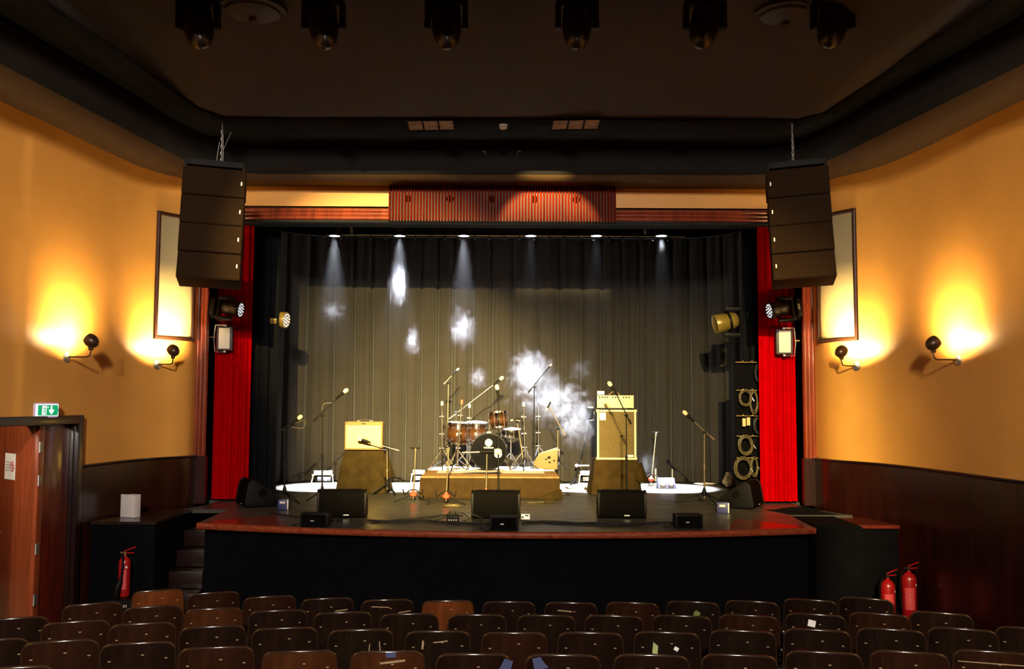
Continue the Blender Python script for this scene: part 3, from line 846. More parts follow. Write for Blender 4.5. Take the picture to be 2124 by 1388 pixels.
for i in range(4):
    zz = nz0 + 0.19 - i * 0.03; w_ = 0.10 - (0.0 if i < 3 else -0.015)
    b.prism([(n0 + 0.145, zz), (n0 + 0.145 + w_, zz), (n0 + 0.145 + w_, zz + 0.009), (n0 + 0.145, zz + 0.009)], 0.004, 0.0055, fo)
b.build('print_lines', 'grey_print', t2, smooth=0)
# near leaf, left of the opening
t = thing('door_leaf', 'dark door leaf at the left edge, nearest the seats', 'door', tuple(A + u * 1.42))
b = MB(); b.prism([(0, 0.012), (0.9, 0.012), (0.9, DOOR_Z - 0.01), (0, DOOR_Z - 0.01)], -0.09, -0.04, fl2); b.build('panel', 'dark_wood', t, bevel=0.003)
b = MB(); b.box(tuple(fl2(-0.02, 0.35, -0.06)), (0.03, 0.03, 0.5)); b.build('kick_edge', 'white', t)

# exit sign
P_, nr, tg = on_wall(88, 851, LWd)
t = thing('exit_sign', 'lit green emergency exit sign with running figure and down arrow above the door', 'exit sign', P_, atan2(nr.x, -nr.y) - radians(24))
# local: -y is the face direction, x to the right
wS, hS = 0.27, 0.135
b = MB(); b.box((0, -0.02, 0), (wS + 0.04, 0.10, hS + 0.03)); b.build('housing', 'exit_case', t, bevel=0.02)
b = MB(); b.box((0.01, -0.075, 0), (wS, 0.012, hS)); b.build('lens', 'exit_white', t, bevel=0.005)
f2 = lambda a, z, h: Vector((a, -0.082 - h, z))
b = MB(); b.prism([(-0.105, -0.057), (0.128, -0.057), (0.140, 0.0), (0.128, 0.057), (-0.105, 0.057)], 0, 0.002, f2); b.build('green_face', 'green', t, smooth=0)
b = MB(); b.prism([(-0.06, -0.05), (-0.005, -0.05), (0.0, 0.05), (-0.055, 0.05)], 0.002, 0.003, f2)
b.prism([(0.045, 0.05), (0.065, 0.05), (0.065, 0.0), (0.085, 0.012), (0.085, -0.01), (0.055, -0.05), (0.025, -0.01), (0.025, 0.012), (0.045, 0.0)], 0.002, 0.003, f2)
b.ball((0.014, -0.085, 0.032), (0.008, 0.001, 0.008), 10); b.build('arrow_and_doorway', 'exit_white', t, smooth=0)
b = MB()
b.tube([f2(-0.018, 0.028, 0.004), f2(-0.028, 0.0, 0.004), f2(-0.035, -0.02, 0.004), f2(-0.05, -0.022, 0.004)], 0.004, 6)
b.tube([f2(-0.028, 0.0, 0.004), f2(-0.016, -0.018, 0.004), f2(-0.018, -0.042, 0.004)], 0.004, 6)
b.tube([f2(-0.046, 0.012, 0.004), f2(-0.036, 0.024, 0.004), f2(-0.018, 0.026, 0.004), f2(-0.008, 0.012, 0.004)], 0.0035, 6)
b.build('running_figure', 'green', t)

# outline of a painted-over hatch on the left wall
P_, nr, tg = on_wall(233, 760, LWd)
t = thing('wall_hatch', 'faint painted over hatch cover between the two wall lights near the door', 'hatch', P_, atan2(nr.x, -nr.y))
b = MB(); b.box((0, 0.0, 0), (0.55, 0.012, 0.24)); b.build('cover', 'wall', t, bevel=0.004)
b = MB(); b.box((0, 0.0, 0.126), (0.58, 0.008, 0.012)); b.box((0, 0.0, -0.126), (0.58, 0.008, 0.012)); b.build('edge_strip', 'wall', t)

# ================================================================== WHITE BOX, EXTINGUISHERS, FLOOR CASE
p = atz(270, 1073, STAGE + 0.005)
t = thing('white_box', 'white closed cardboard carton standing on the side platform', 'box', p, radians(-24))
b = MB(); b.box((0, 0.0, 0.145), (0.235, 0.10, 0.285)); b.build('carton', 'white_card', t, bevel=0.004)
b = MB(); b.box((-0.06, -0.0, 0.2885), (0.10, 0.07, 0.002)); b.build('flap', 'brown_cloth', t)


def extinguisher(p, label, r=0.075, h=0.40, slim=False, rz=0.0):
    t = thing('fire_extinguisher', label, 'fire extinguisher', p, rz, 'fire extinguishers')
    b = MB(); b.lathe([(0.0, 0.0), (r * 0.9, 0.0), (r, 0.012), (r, h), (r * 0.93, h + r * 0.35), (r * 0.66, h + r * 0.72), (r * 0.33, h + r * 0.95), (0.02, h + r * 1.05), (0.02, h + r * 1.2), (0.0, h + r * 1.2)], n=28); b.build('cylinder', 'red', t)
    zt = h + r * 1.2
    b = MB(); b.cyl((0, 0, zt - 0.01), (0, 0, zt + 0.035), 0.017); b.box((-0.02, 0, zt + 0.03), (0.07, 0.02, 0.018)); b.build('valve', 'brass' if slim else 'chrome', t)
    b = MB(); b.tube(smooth_path([(-0.01, 0, zt + 0.045), (0.05, 0, zt + 0.07), (0.13, 0, zt + 0.095)], 4), 0.008, 6); b.build('lever', 'red', t)
    b = MB(); b.tube([(0.0, 0, zt + 0.025), (0.11, 0, zt + 0.028)], 0.008, 6); b.build('carry_handle', 'red', t)
    if slim:
        b = MB(); b.tube(smooth_path([(-0.02, -0.02, zt + 0.02), (0.01, -r - 0.02, h * 0.95), (0.0, -r - 0.03, h * 0.55), (-0.03, -r - 0.05, h * 0.3), (-0.05, -r - 0.05, 0.02)], 5), [0.014] * 10 + [0.018, 0.024, 0.03, 0.034, 0.036, 0.038, 0.039, 0.040, 0.040, 0.041, 0.041][:11], 10); b.build('horn', 'black', t)
    else:
        b = MB(); b.tube(smooth_path([(-0.04, 0, zt + 0.02), (-r - 0.02, -0.01, zt - 0.06), (-r - 0.03, -0.01, h * 0.6), (-r - 0.015, -0.01, 0.1)], 5), 0.010, 8); b.build('hose', 'black', t)
    # printed instruction label: a curved patch
    b = MB(); rows = []
    a0, a1 = (-1.05, 0.25) if not slim else (-0.1, 0.7)
    for z in (h * 0.22, h * 0.80): rows.append([((r + 0.0015) * sin(q), -(r + 0.0015) * cos(q), z) for q in [a0 + (a1 - a0) * i / 10 for i in range(11)]])
    b.grid(rows)
    lb = b.build('instruction_label', mat('label_print', (0.50, 0.012, 0.014), 0.4, scale=7, stretch=(2, 2, 26), col2=(0.58, 0.10, 0.10)), t)
    b = MB(); rows = []
    for z in (h * 0.84, h * 0.90): rows.append([((r + 0.0015) * sin(q), -(r + 0.0015) * cos(q), z) for q in (0.5, 0.65, 0.8)])
    b.grid(rows); b.build('inspection_tag', 'white', t)
    return t


pe = at(257, 1231, pf.y - 0.16); pe.z = 0.245
extinguisher(pe, 'slim fire extinguisher with black horn standing on the black lettered case', 0.068, 0.40, True)
extinguisher(atz(1843, 1287, 0.0), 'shorter red fire extinguisher half hidden behind a seat back', 0.083, 0.40, rz=0.2)
extinguisher(atz(1887, 1280, 0.0), 'taller fire extinguisher beside the panelling, fully in view', 0.088, 0.45, rz=0.1)
pc = atz(290, 1238, 0.205)
t = thing('lettered_case', 'low black floor case with pale lettering under the slim extinguisher', 'case', (pe.x + 0.22, pf.y - 0.23, 0.0))
b = MB(); b.box((0, 0, 0.121), (0.74, 0.36, 0.24)); b.build('body', 'black', t, bevel=0.008)
text('AIRLET', 0.044, 'lettering', 'white_card', t, (-0.145, -0.183, 0.175), (pi / 2, 0, 0))
b = MB(); b.tube([(-0.258 + 0.018 * cos(q * pi / 4), -0.183, 0.18 + 0.018 * sin(q * pi / 4)) for q in range(8)], 0.004, 5, closed=True); b.tube([(-0.28, -0.183, 0.157), (-0.235, -0.183, 0.159)], 0.004, 5); b.build('emblem', 'blue_grey', t)

# ================================================================== LINE ARRAYS AND CHAINS
def line_array(px0, px1, ptop, label, chain_px, mirror):
    Y = 11.7
    a = at(px0, ptop, Y); c = at(px1, ptop, Y)
    cx = (a.x + c.x) / 2; W = 0.745
    root = thing('line_array', label, 'loudspeaker', (cx, Y, a.z), radians(14.0 * -mirror), 'hanging line arrays')
    root.rotation_euler.y = radians(1.8) if mirror < 0 else radians(-3.0)
    b = MB()
    b.box((0, 0.0, -0.035), (W * 0.94, 0.5, 0.055)); b.box((0, -0.26, -0.035), (W * 0.96, 0.02, 0.075))
    for sx in (-1, 1): b.box((sx * W * 0.46, -0.12, -0.06), (0.03, 0.3, 0.10))
    b.build('rigging_frame', 'charcoal', root, bevel=0.006)
    z = -0.10; tilt = 0.0; y = 0.0
    for k in range(4):
        h = 0.352
        tilt = radians([1, 3, 6, 12][k])
        R = Matrix.Rotation(-tilt, 3, 'X')
        f = lambda p: Vector((p[0], y + (R @ Vector((0, p[1], p[2])))[1], z + (R @ Vector((0, p[1], p[2])))[2]))
        b = MB()
        # trapezoid side profile: deep front, slimmer back
        pr = [(-0.27, 0.0), (0.25, -0.05), (0.25, -h + 0.05), (-0.27, -h)]
        b.prism(pr, -W / 2, W / 2, lambda p, q, t_: f((t_, p, q)))
        cab = b.build('speaker_cabinet', 'array', root, bevel=0.012)
        b = MB(); b.prism([(-W / 2 + 0.012, -0.012), (W / 2 - 0.012, -0.012), (W / 2 - 0.012, -h + 0.012), (-W / 2 + 0.012, -h + 0.012)], -0.283, -0.268, lambda p, q, t_: f((p, t_, q)))
        b.build('grille', 'array', cab, smooth=0)
        b = MB(); s_ = -mirror
        b.prism(rrect(0.016, 0.048, 0.004, 3, s_ * (W / 2 - 0.045), -h / 2), -0.289, -0.2825, lambda p, q, t_: f((p, t_, q))); b.build('badge', 'label', cab)
        z -= h * cos(tilt) + 0.012; y -= 0 if k < 2 else -0.02
    # chain from the ceiling
    pb = Vector((cx + (at(chain_px, 340, Y).x - cx), Y, a.z)); zt = RING if False else RING
    ch = thing('hoist_chain', 'galvanised chain holding up the %s line array' % ('left' if mirror < 0 else 'right'), 'chain', (pb.x, Y, a.z), 0, 'array hoist chains')
    b = MB(); n = int((RING - a.z) / 0.045)
    for i in range(n):
        zz = 0.02 + i * 0.045; v_ = Vector((1, 0, 0)) if i % 2 else Vector((0, 1, 0))
        b.tube([Vector((0, 0, zz)) + v_ * (0.010 * cos(q * pi / 4)) + Vector((0, 0, 0.028 * sin(q * pi / 4))) for q in range(8)], 0.0042, 5, closed=True)
    b.build('links', 'steel', ch)
    b = MB(); b.tube([(0.0 + 0.022 * cos(q * pi / 5), -0.02, -0.012 + 0.03 * sin(q * pi / 5)) for q in range(10)], 0.007, 6, closed=True); b.build('shackle', 'steel', ch)
    b = MB(); b.tube(smooth_path([(0.015, 0, 0.02), (0.02, 0.0, 0.2), (0.0, 0, RING - a.z - 0.03)], 5), 0.004, 5)
    if mirror < 0: b.tube(smooth_path([(-0.05, 0, 0.0), (-0.055, 0, 0.1), (-0.03, 0, 0.3)], 4), 0.004, 5); b.tube([(0.02, 0, 0.20), (0.13, -0.05, 0.42)], 0.003, 5)
    b.build('safety_wire', 'steel', ch)
    return root


line_array(387, 511, 343, 'black hanging stack of four loudspeakers on the side nearest the door', 459, -1)
line_array(1584, 1714, 343, 'black hanging stack of four loudspeakers on the side away from the door', 1644, 1)

# ================================================================== CEILING FITTINGS
def ceil_panel(c, label):
    P4 = [atz(x, y, RING - 0.012) for x, y in c]
    o = sum(P4, Vector((0, 0, 0))) / 4
    t = thing('ceiling_panel', label, 'ceiling panel', o, 0, 'three-pane ceiling panels')
    e = [p - o for p in P4]
    fz = lambda a, q: e[0].lerp(e[1], a).lerp(e[3].lerp(e[2], a), q)
    for k in range(3):
        a0, a1 = k / 3 + 0.02, (k + 1) / 3 - 0.02
        b = MB(); v = [fz(a0, 0.05), fz(a1, 0.05), fz(a1, 0.95), fz(a0, 0.95)]
        b.add([tuple(p) for p in v] + [tuple(p + Vector((0, 0, 0.006))) for p in v], [(0, 1, 2, 3), (7, 6, 5, 4), (0, 4, 5, 1), (1, 5, 6, 2), (2, 6, 7, 3), (3, 7, 4, 0)]); b.build('pane', 'pane', t, smooth=0)
    b = MB()
    ring = [fz(0, 0), fz(1, 0), fz(1, 1), fz(0, 1)]
    b.tube(ring, 0.012, 6, closed=True)
    for k in (1, 2): b.tube([fz(k / 3, 0), fz(k / 3, 1)], 0.012, 6)
    b.build('frame', 'black_paint', t)


ceil_panel([(843, 250), (940, 249), (944, 270), (848, 271)], 'three brown panes in the black ceiling band, left of the smoke detector')
ceil_panel([(1147, 249), (1247, 247), (1241, 268), (1143, 270)], 'three brown panes in the black ceiling band, right of the smoke detector')
p = atz(1044, 258, RING - 0.012)
t = thing('smoke_detector', 'round white smoke detector on the black ceiling band', 'smoke detector', p)
b = MB(); b.lathe([(0.0, 0.0), (0.055, 0.0), (0.057, -0.022), (0.05, -0.032), (0.05, -0.05), (0.034, -0.066), (0.0, -0.070)], n=24); b.build('housing', 'white', t)
b = MB(); b.lathe([(0.051, -0.036), (0.051, -0.046)], n=24); b.build('vent_ring', 'grey_print', t)
for k, (px, s_) in enumerate(((1007, -1), (1073, 1))):
    p = at(px, 322, 12.90)
    t = thing('fascia_hook', 'small dark hook on the ceiling fascia, %s of the pair' % ('left' if k == 0 else 'right'), 'hook', p, 0, 'fascia hooks')
    b = MB(); b.box((0, 0.0, 0), (0.035, 0.05, 0.06)); b.build('base', 'black_metal', t)
    b = MB(); b.tube([(0, -0.02, 0.02), (s_ * 0.02, -0.06, 0.045), (s_ * 0.05, -0.07, 0.03)], 0.008, 6); b.build('arm', 'steel', t)
for px, py, r, lab in ((525, -24, 0.36, 'left of the middle'), (1628, -30, 0.34, 'right of the middle')):
    p = at(px, py, 9.85); p.z = CSL(9.85) - 0.02
    t = thing('ceiling_dish', 'shallow round brown dish on the ceiling, %s' % lab, 'ceiling fitting', p, 0, 'ceiling dishes')
    b = MB(); b.lathe([(0.0, -0.10), (r * 0.55, -0.09), (r * 0.8, -0.055), (r * 0.82, -0.03), (r, -0.025), (r, 0.0)], n=40); b.build('rose', 'grey_ceil', t)
    b = MB(); b.lathe([(0.0, -0.15), (0.03, -0.145), (0.04, -0.11), (0.0, -0.10)], n=16); b.build('finial', 'bronze', t)


# ================================================================== MOVING HEADS
def moving_head(name, label, base, axis, aim, side, s=1.0, shell='head_shell', leds=False, group=None, cat='stage light', bullet=False):
    """base: mount point, axis: from mount to head, aim: direction the lens looks, side: yoke spread."""
    t = thing(name, label, cat, base, 0, group)
    a = Vector(axis).normalized(); l = Vector(side).normalized(); w = a.cross(l)
    aim = Vector(aim).normalized()
    R = Matrix((l, w, a)).transposed()
    b = MB(); b.box(tuple(a * 0.045 * s), (0.30 * s, 0.22 * s, 0.09 * s), R); b.build('base', shell if leds else 'black_metal', t, bevel=0.012 * s)
    b = MB(); b.box(tuple(a * 0.055 * s - w * 0.112 * s), (0.10 * s, 0.004, 0.035 * s), R); b.build('display', 'grey_print', t)
    pv = a * 0.34 * s
    b = MB()
    b.box(tuple(a * 0.125 * s), (0.40 * s, 0.10 * s, 0.06 * s), R)
    for q in (-1, 1):
        b.box(tuple(a * 0.25 * s + l * q * 0.185 * s), (0.055 * s, 0.12 * s, 0.27 * s), R, taper=(1, 0.7))
        b.cyl(pv + l * q * 0.15 * s, pv + l * q * 0.222 * s, 0.028 * s)
    b.build('yoke', shell if leds else 'black_metal', t, bevel=0.014 * s)
    b = MB()
    if bullet: prof = [(0.0, -0.30), (0.035, -0.292), (0.075, -0.262), (0.11, -0.205), (0.132, -0.13), (0.142, -0.05), (0.142, 0.06), (0.15, 0.075), (0.15, 0.17), (0.142, 0.18), (0.0, 0.18)]
    else: prof = [(0.0, -0.17), (0.06, -0.165), (0.10, -0.14), (0.118, -0.09), (0.122, -0.02), (0.118, 0.0), (0.128, 0.02), (0.138, 0.17), (0.132, 0.18), (0.122, 0.172), (0.0, 0.170)]
    b.lathe([(r * s, h * s) for r, h in prof], pv, aim, 28)
    hd = b.build('head', shell, t)
    if leds:
        u = aim.orthogonal().normalized(); v = aim.cross(u)
        b = MB()
        for rr, k in ((0.0, 1), (0.05, 6), (0.10, 12)):
            for i in range(k):
                q = 2 * pi * i / k; c = pv + aim * 0.182 * s + (u * cos(q) + v * sin(q)) * rr * s; b.ball(tuple(c), 0.011 * s, 8)
        b.build('led_lens', 'led', hd)
        b = MB(); b.box(tuple(pv - aim * 0.05 * s + u * 0.12 * s), (0.05 * s, 0.05 * s, 0.05 * s)); b.build('vent', 'black', hd)
    else:
        u = aim.orthogonal().normalized()
        b = MB(); b.lathe([(0.1425 * s, -0.04 * s), (0.146 * s, -0.03 * s), (0.146 * s, -0.015 * s), (0.1425 * s, -0.005 * s)], pv, aim, 28); b.build('band', 'black', hd)
    return t


HY = 9.5
HEADS = [(411, 425, 'first'), (671, 680, 'second'), (926, 929, 'third'), (1197, 1194, 'fourth'), (1462, 1448, 'fifth'), (1727, 1712, 'last')]
for px, pxb, nm in HEADS:
    p = at(px, 52, HY); q = at(pxb, 100, HY)
    sc = 1.055
    top = Vector((p.x, HY, p.z + 0.34 * sc + 0.0))
    dirn = Vector((q.x - p.x, -0.10, q.z - p.z))
    moving_head('moving_head_light', 'black moving head lamp hanging from the ceiling, %s from the left of six' % nm, top, (0, 0, -1), -dirn, (1, 0, 0), sc, 'head_shell', False, 'ceiling moving heads', bullet=True)
    m_ = thing('hanging_bracket', 'steel bracket holding the %s ceiling lamp from the left' % nm, 'bracket', (p.x, HY, top.z), 0, 'lamp brackets')
    b = MB(); b.cyl((0, 0, 0), (0, 0, CSL(HY) - top.z - 0.02), 0.02); b.build('rod', 'black_metal', m_)
    b = MB(); b.box((0, 0, CSL(HY) - top.z - 0.025), (0.14, 0.14, 0.02)); b.build('plate', 'black_metal', m_)

# ================================================================== OVERHEAD STAGE RIG
for k, px_ in enumerate(SPOT_PX):
    p = at(px_, 490, SPOT_Y)
    nm = ['first', 'second', 'third', 'fourth', 'fifth', 'last'][k]
    t = thing('overhead_spotlight', 'lit white stage spotlight in a flared black can, %s from the left of six' % nm, 'stage light', p, 0, 'overhead stage spots')
    b = MB(); b.lathe([(0.098, 0.0), (0.10, 0.01), (0.155, 0.27), (0.16, 0.30), (0.12, 0.42), (0.0, 0.44)], n=28); b.build('can', 'black', t)
    b = MB(); b.lathe([(0.0, 0.012), (0.092, 0.012), (0.094, 0.004)], n=28); b.build('lens', 'lens', t)
    b = MB()
    for q in (-1, 1): b.box((q * 0.17, 0, 0.33), (0.02, 0.03, 0.26)); b.cyl((q * 0.15, 0, 0.24), (q * 0.19, 0, 0.24), 0.02)
    b.box((0, 0, 0.47), (0.36, 0.03, 0.02)); b.build('yoke', 'black_metal', t)
    b = MB(); b.cyl((0, 0, 0.48), (0, 0, 6.95 - p.z), 0.015); b.build('hanger', 'black_metal', t)
zb_ = at(1062, 489, 16.62).z
t = thing('lighting_bar', 'thin brass coloured bar behind the overhead spots', 'bar', (0, 16.62, zb_))
b = MB(); b.cyl((-3.2, 0, 0), (3.2, 0, 0), 0.011); b.build('tube', 'brass', t)
b = MB()
for i in range(23):
    x = -2.95 + 0.265 * i; b.box((x, 0, -0.03), (0.02, 0.02, 0.06)); b.box((x, -0.012, -0.075), (0.032, 0.012, 0.014), mi=1)
b.build('clips', ['black', 'steel'], t)
for x in (-3.1, 0, 3.1): b = MB(); b.cyl((x, 0, 0), (x, 0, 6.95 - zb_), 0.006); b.build('hanger', 'black_metal', t)
for px_, nm in ((728, 'left'), (1337, 'right')):
    p = at(px_, 472, 16.2)
    t = thing('hanging_cable', 'bundle of pale cable hanging between overhead spots on the %s' % nm, 'cable', p, 0, 'hanging cable bundles')
    b = MB(); b.tube(smooth_path([(0, 0, 1.2), (0.01, 0, 0.12), (-0.015, 0, 0.02), (0.012, 0, -0.06), (0.02, 0, -0.12)], 5), 0.016, 6); b.tube(smooth_path([(0.02, 0, 0.9), (-0.012, 0, 0.1), (0.015, 0, 0.0), (-0.01, 0, -0.09)], 5), 0.012, 6); b.build('cable_strands', 'white', t)
    b = MB(); b.lathe([(0.0, -0.03), (0.03, -0.02), (0.03, 0.0), (0.0, 0.01)], (0.01, 0, -0.04)); b.build('connector', 'steel', t)

# ================================================================== STANDS AND MICROPHONES
def tripod(t, base, height, m, legr=0.30, hub=0.17, foot_z=0.012, r=0.010, rot=0.3, lm=None):
    """Three separate legs under a hub, all in local space."""
    for k in range(3):
        q = rot + 2 * pi * k / 3; d = Vector((cos(q), sin(q), 0))
        b = MB(); b.tube([Vector((0, 0, hub)) + d * 0.015, d * (legr * 0.96) + Vector((0, 0, foot_z + 0.006)), d * legr + Vector((0, 0, foot_z))], [r, r, r * 1.5], 8)
        b.build('leg', lm or m, t)


def stand(name, label, base, top, m='black_metal', legr=0.30, rot=0.3, boom=None, mk='black_metal', group=None, collar=None, hub=0.17, r=0.011, cat='microphone stand', lm=None):
    """Tripod stand; boom = (p0, p1) in world space through the top clutch."""
    t = thing(name, label, cat, base, 0, group)
    T = Vector(top) - Vector(base)
    tripod(t, base, T.length, m, legr, hub, rot=rot, lm=lm)
    mid = T * 0.52
    b = MB(); b.lathe([(0.012, 0.0), (0.030, 0.01), (0.034, 0.05), (0.02, 0.10), (0.013, 0.12)], (0, 0, hub - 0.05), T); b.build('hub', 'black' if collar is None else collar, t)
    b = MB(); b.cyl(T.normalized() * (hub - 0.09), mid, r * 1.15); b.cyl(mid - T * 0.03, mid + T * 0.03, r * 1.6); b.cyl(mid, T, r * 0.8); b.build('pole', m, t)
    b = MB(); b.ball(tuple(T), r * 2.0, 10); b.cyl(T - Vector((0.03, 0, 0)), T + Vector((0.03, 0, 0)), r * 1.1); b.build('clutch', mk, t)
    if boom:
        p0, p1 = Vector(boom[0]) - Vector(base), Vector(boom[1]) - Vector(base)
        b = MB(); b.cyl(p0, p1, r * 0.8); b.cyl(p0, p0 + (p1 - p0) * 0.16, r * 1.45); b.build('boom_arm', m, t)
    return t


def microphone(label, p, aim, ball=True, m='black', hm='foam', s=1.0, cable=None):
    t = thing('microphone', label, 'microphone', p, 0)
    a = Vector(aim).normalized()
    if ball:
        b = MB(); b.lathe([(0.0, 0.040), (0.016, 0.036), (0.026, 0.020), (0.028, 0.0), (0.024, -0.022), (0.018, -0.030)] if s == 1.0 else [(x * s, y * s) for x, y in [(0.0, 0.040), (0.016, 0.036), (0.026, 0.020), (0.028, 0.0), (0.024, -0.022), (0.018, -0.030)]], (0, 0, 0), a, 16); b.build('grille_ball', hm, t)
        b = MB(); b.lathe([(0.019 * s, -0.03 * s), (0.020 * s, -0.05 * s), (0.013 * s, -0.16 * s), (0.0, -0.162 * s)], (0, 0, 0), a, 12); b.build('body', m, t)
    else:
        b = MB(); b.lathe([(0.0, 0.02), (0.013, 0.018), (0.014, -0.03), (0.0, -0.031)], (0, 0, 0), a, 12); b.build('capsule', hm, t)
        b = MB(); b.lathe([(0.013, -0.03), (0.014, -0.15), (0.0, -0.151)], (0, 0, 0), a, 12); b.build('body', m, t)
    if cable:
        b = MB(); b.tube(smooth_path([-a * 0.15 * s] + [Vector(c) - Vector(p) for c in cable], 5), 0.0045, 5); b.build('cable', 'cable_tan', t)
    return t


def front_mic(label, mlabel, bpx, bpy_, toppx, b0, b1, mp, rot=0.3, cab=None, Yo=0.0, m='black_metal', z=STAGE, ball=True, legr=0.30, **kw):
    base = atz(bpx, bpy_, z); Y = base.y + Yo
    f = lambda q: at(q[0], q[1], Y)
    top = f(toppx); P0, P1, PM = f(b0), f(b1), f(mp)
    s_ = stand('mic_stand', label, base, top, m, legr=legr, rot=rot, boom=(P0, P1), group='microphone stands on the stage', **kw)
    mi = microphone(mlabel, PM, PM - P1, ball, cable=[f(c) for c in cab] if cab else None, s=1.15)
    return s_


front_mic('low boom microphone stand nearest the left red curtain', 'ball microphone on the low boom nearest the left red curtain', 590, 1043, (590, 893), (572, 899), (614, 873), (622, 866), rot=-0.6, cab=[(632, 872), (628, 888), (606, 886)])
front_mic('tall boom microphone stand behind the left of the three straight floor monitors', 'ball microphone pointing up and right above the left floor monitor', 668, 1043, (669, 862), (650, 874), (706, 820), (717, 811), rot=0.5, cab=[(690, 835), (672, 838), (668, 850)])
front_mic('straight tall microphone stand at centre stage in front of the drums', 'ball microphone at centre stage in front of the rack tom', 1034, 1046, (1034, 826), (1034, 834), (1033, 818), (1031, 804), rot=0.2)
front_mic('tall boom microphone stand crossing in front of the bass cabinet', 'ball microphone leaning left in front of the bass amplifier head', 1300, 1046, (1299, 862), (1309, 880), (1275, 811), (1265, 797), rot=0.9)
front_mic('boom microphone stand at far right beside the blue floor light', 'ball microphone on the boom at far right of the stage', 1461, 1046, (1461, 897), (1481, 912), (1432, 868), (1421, 857), rot=pi - 0.25, m='gold_black', lm='black_metal', legr=0.42)
front_mic('low boom stand in front of the tweed guitar amplifier', 'stubby microphone against the grille of the tweed amplifier', 803, 1026, (803, 931), (828, 935), (762, 916), (746, 911), rot=-0.9, m='gold_black', lm='black_metal', legr=0.24, cab=[(756, 909), (768, 914)])
RZ = STAGE + 0.345
front_mic('tall boom stand left of the drums', 'slim microphone above the drums on the left boom', 927, 972, (930, 795), (921, 797), (944, 772), (950, 766), z=RZ, ball=False, m='gold_black', lm='black_metal', rot=-0.4, legr=0.33)
front_mic('tall boom stand right of the drums', 'slim microphone high above the right of the drums', 1108, 973, (1108, 803), (1095, 815), (1133, 768), (1143, 757), z=RZ, ball=False, m='black_metal', rot=0.35, legr=0.26)
front_mic('boom stand at the right end of the drum riser behind the pale wedge', 'slim microphone hanging nose down right of the drums', 1157, 974, (1157, 890), (1172, 903), (1138, 842), (1134, 850), z=RZ, ball=False, m='gold_black', lm='black_metal', rot=0.6, legr=0.2)
front_mic('short leaning stand by the snare drum', 'small microphone aimed at the snare drum', 1089, 976, (1073, 876), (1078, 873), (1066, 871), (1061, 872), z=RZ, ball=False, m='gold_black', lm='black_metal', rot=0.4, legr=0.25)
front_mic('chrome stand with the longest boom slanting up over the toms', 'ball microphone at the tip of the longest boom over the drums', 946, 972, (946, 856), (930, 870), (1033, 791), (1040, 785), z=RZ, m='chrome', rot=0.8, legr=0.28)


def guitar_stand(label, bpx, bpy_, tpx, tpy, Y=None, lean=0.0):
    base = atz(bpx, bpy_, STAGE); T = at(tpx, tpy, base.y + lean) - base
    t = thing('guitar_stand', label, 'guitar stand', base, 0, 'empty guitar stands')
    for k, q in enumerate((-0.35, pi + 0.35, pi / 2)):
        d = Vector((cos(q), sin(q) * 0.9, 0)); b = MB(); b.tube([Vector((0, 0, 0.11)), d * 0.22 + Vector((0, 0, 0.035)), d * 0.30 + Vector((0, 0, 0.012))], 0.010, 8); b.build('leg', 'black_metal', t)
    b = MB(); b.cyl(T * 0.05, T, 0.012); b.cyl(T * 0.93, T, 0.017); b.build('pole', 'gold_black', t)
    b = MB(); b.lathe([(0.02, 0.0), (0.05, 0.015), (0.055, 0.045), (0.025, 0.075), (0.015, 0.10)], (0, 0, 0.075), T, 18); b.build('collar', 'red_collar', t)
    c = T * 0.17
    b = MB(); b.tube(smooth_path([c + Vector((-0.145, -0.10, 0.06)), c + Vector((-0.125, -0.09, -0.02)), c + Vector((-0.06, -0.03, 0.03)), c + Vector((0, -0.01, 0.045)), c + Vector((0.06, -0.03, 0.03)), c + Vector((0.125, -0.09, -0.02)), c + Vector((0.145, -0.10, 0.06))], 4), 0.009, 8); b.build('lower_cradle', 'black_metal', t)
    b = MB(); b.tube(smooth_path([T + Vector((-0.07, -0.05, 0.012)), T + Vector((-0.04, -0.005, 0.0)), T + Vector((0.04, -0.005, 0.0)), T + Vector((0.07, -0.05, 0.012))], 4), 0.009, 8); b.build('neck_yoke', 'black_metal', t)
    return t


guitar_stand('empty guitar stand with red collar left of the drum riser', 857, 1041, 862, 930)
guitar_stand('empty guitar stand with red collar in front of the left corner of the riser', 925, 1046, 931, 928)
guitar_stand('empty guitar stand with gold pole right of the bass cabinet', 1350, 1008, 1361, 897, lean=0.1)
# stand with a cross bar in front of the bass drum
bs = atz(1008, 1048, STAGE)
t = stand('cross_bar_stand', 'short stand with a horizontal bar in front of the bass drum', bs, at(1010, 937, bs.y), 'gold_black', legr=0.24, rot=0.5, collar='red_collar', cat='stand', lm='black_metal')
A_, B_ = at(958, 939, bs.y) - bs, at(1026, 937, bs.y) - bs
b = MB(); b.cyl(A_, B_, 0.012); b.cyl(A_ * 0.7 + B_ * 0.3, A_ * 0.1 + B_ * 0.9, 0.016); b.build('cross_bar', 'gold_black', t)
microphone('round headed microphone at the end of the cross bar before the bass drum', bs + B_ + Vector((0.04, 0.0, 0.0)), (1, 0.2, 0), True, s=1.6)

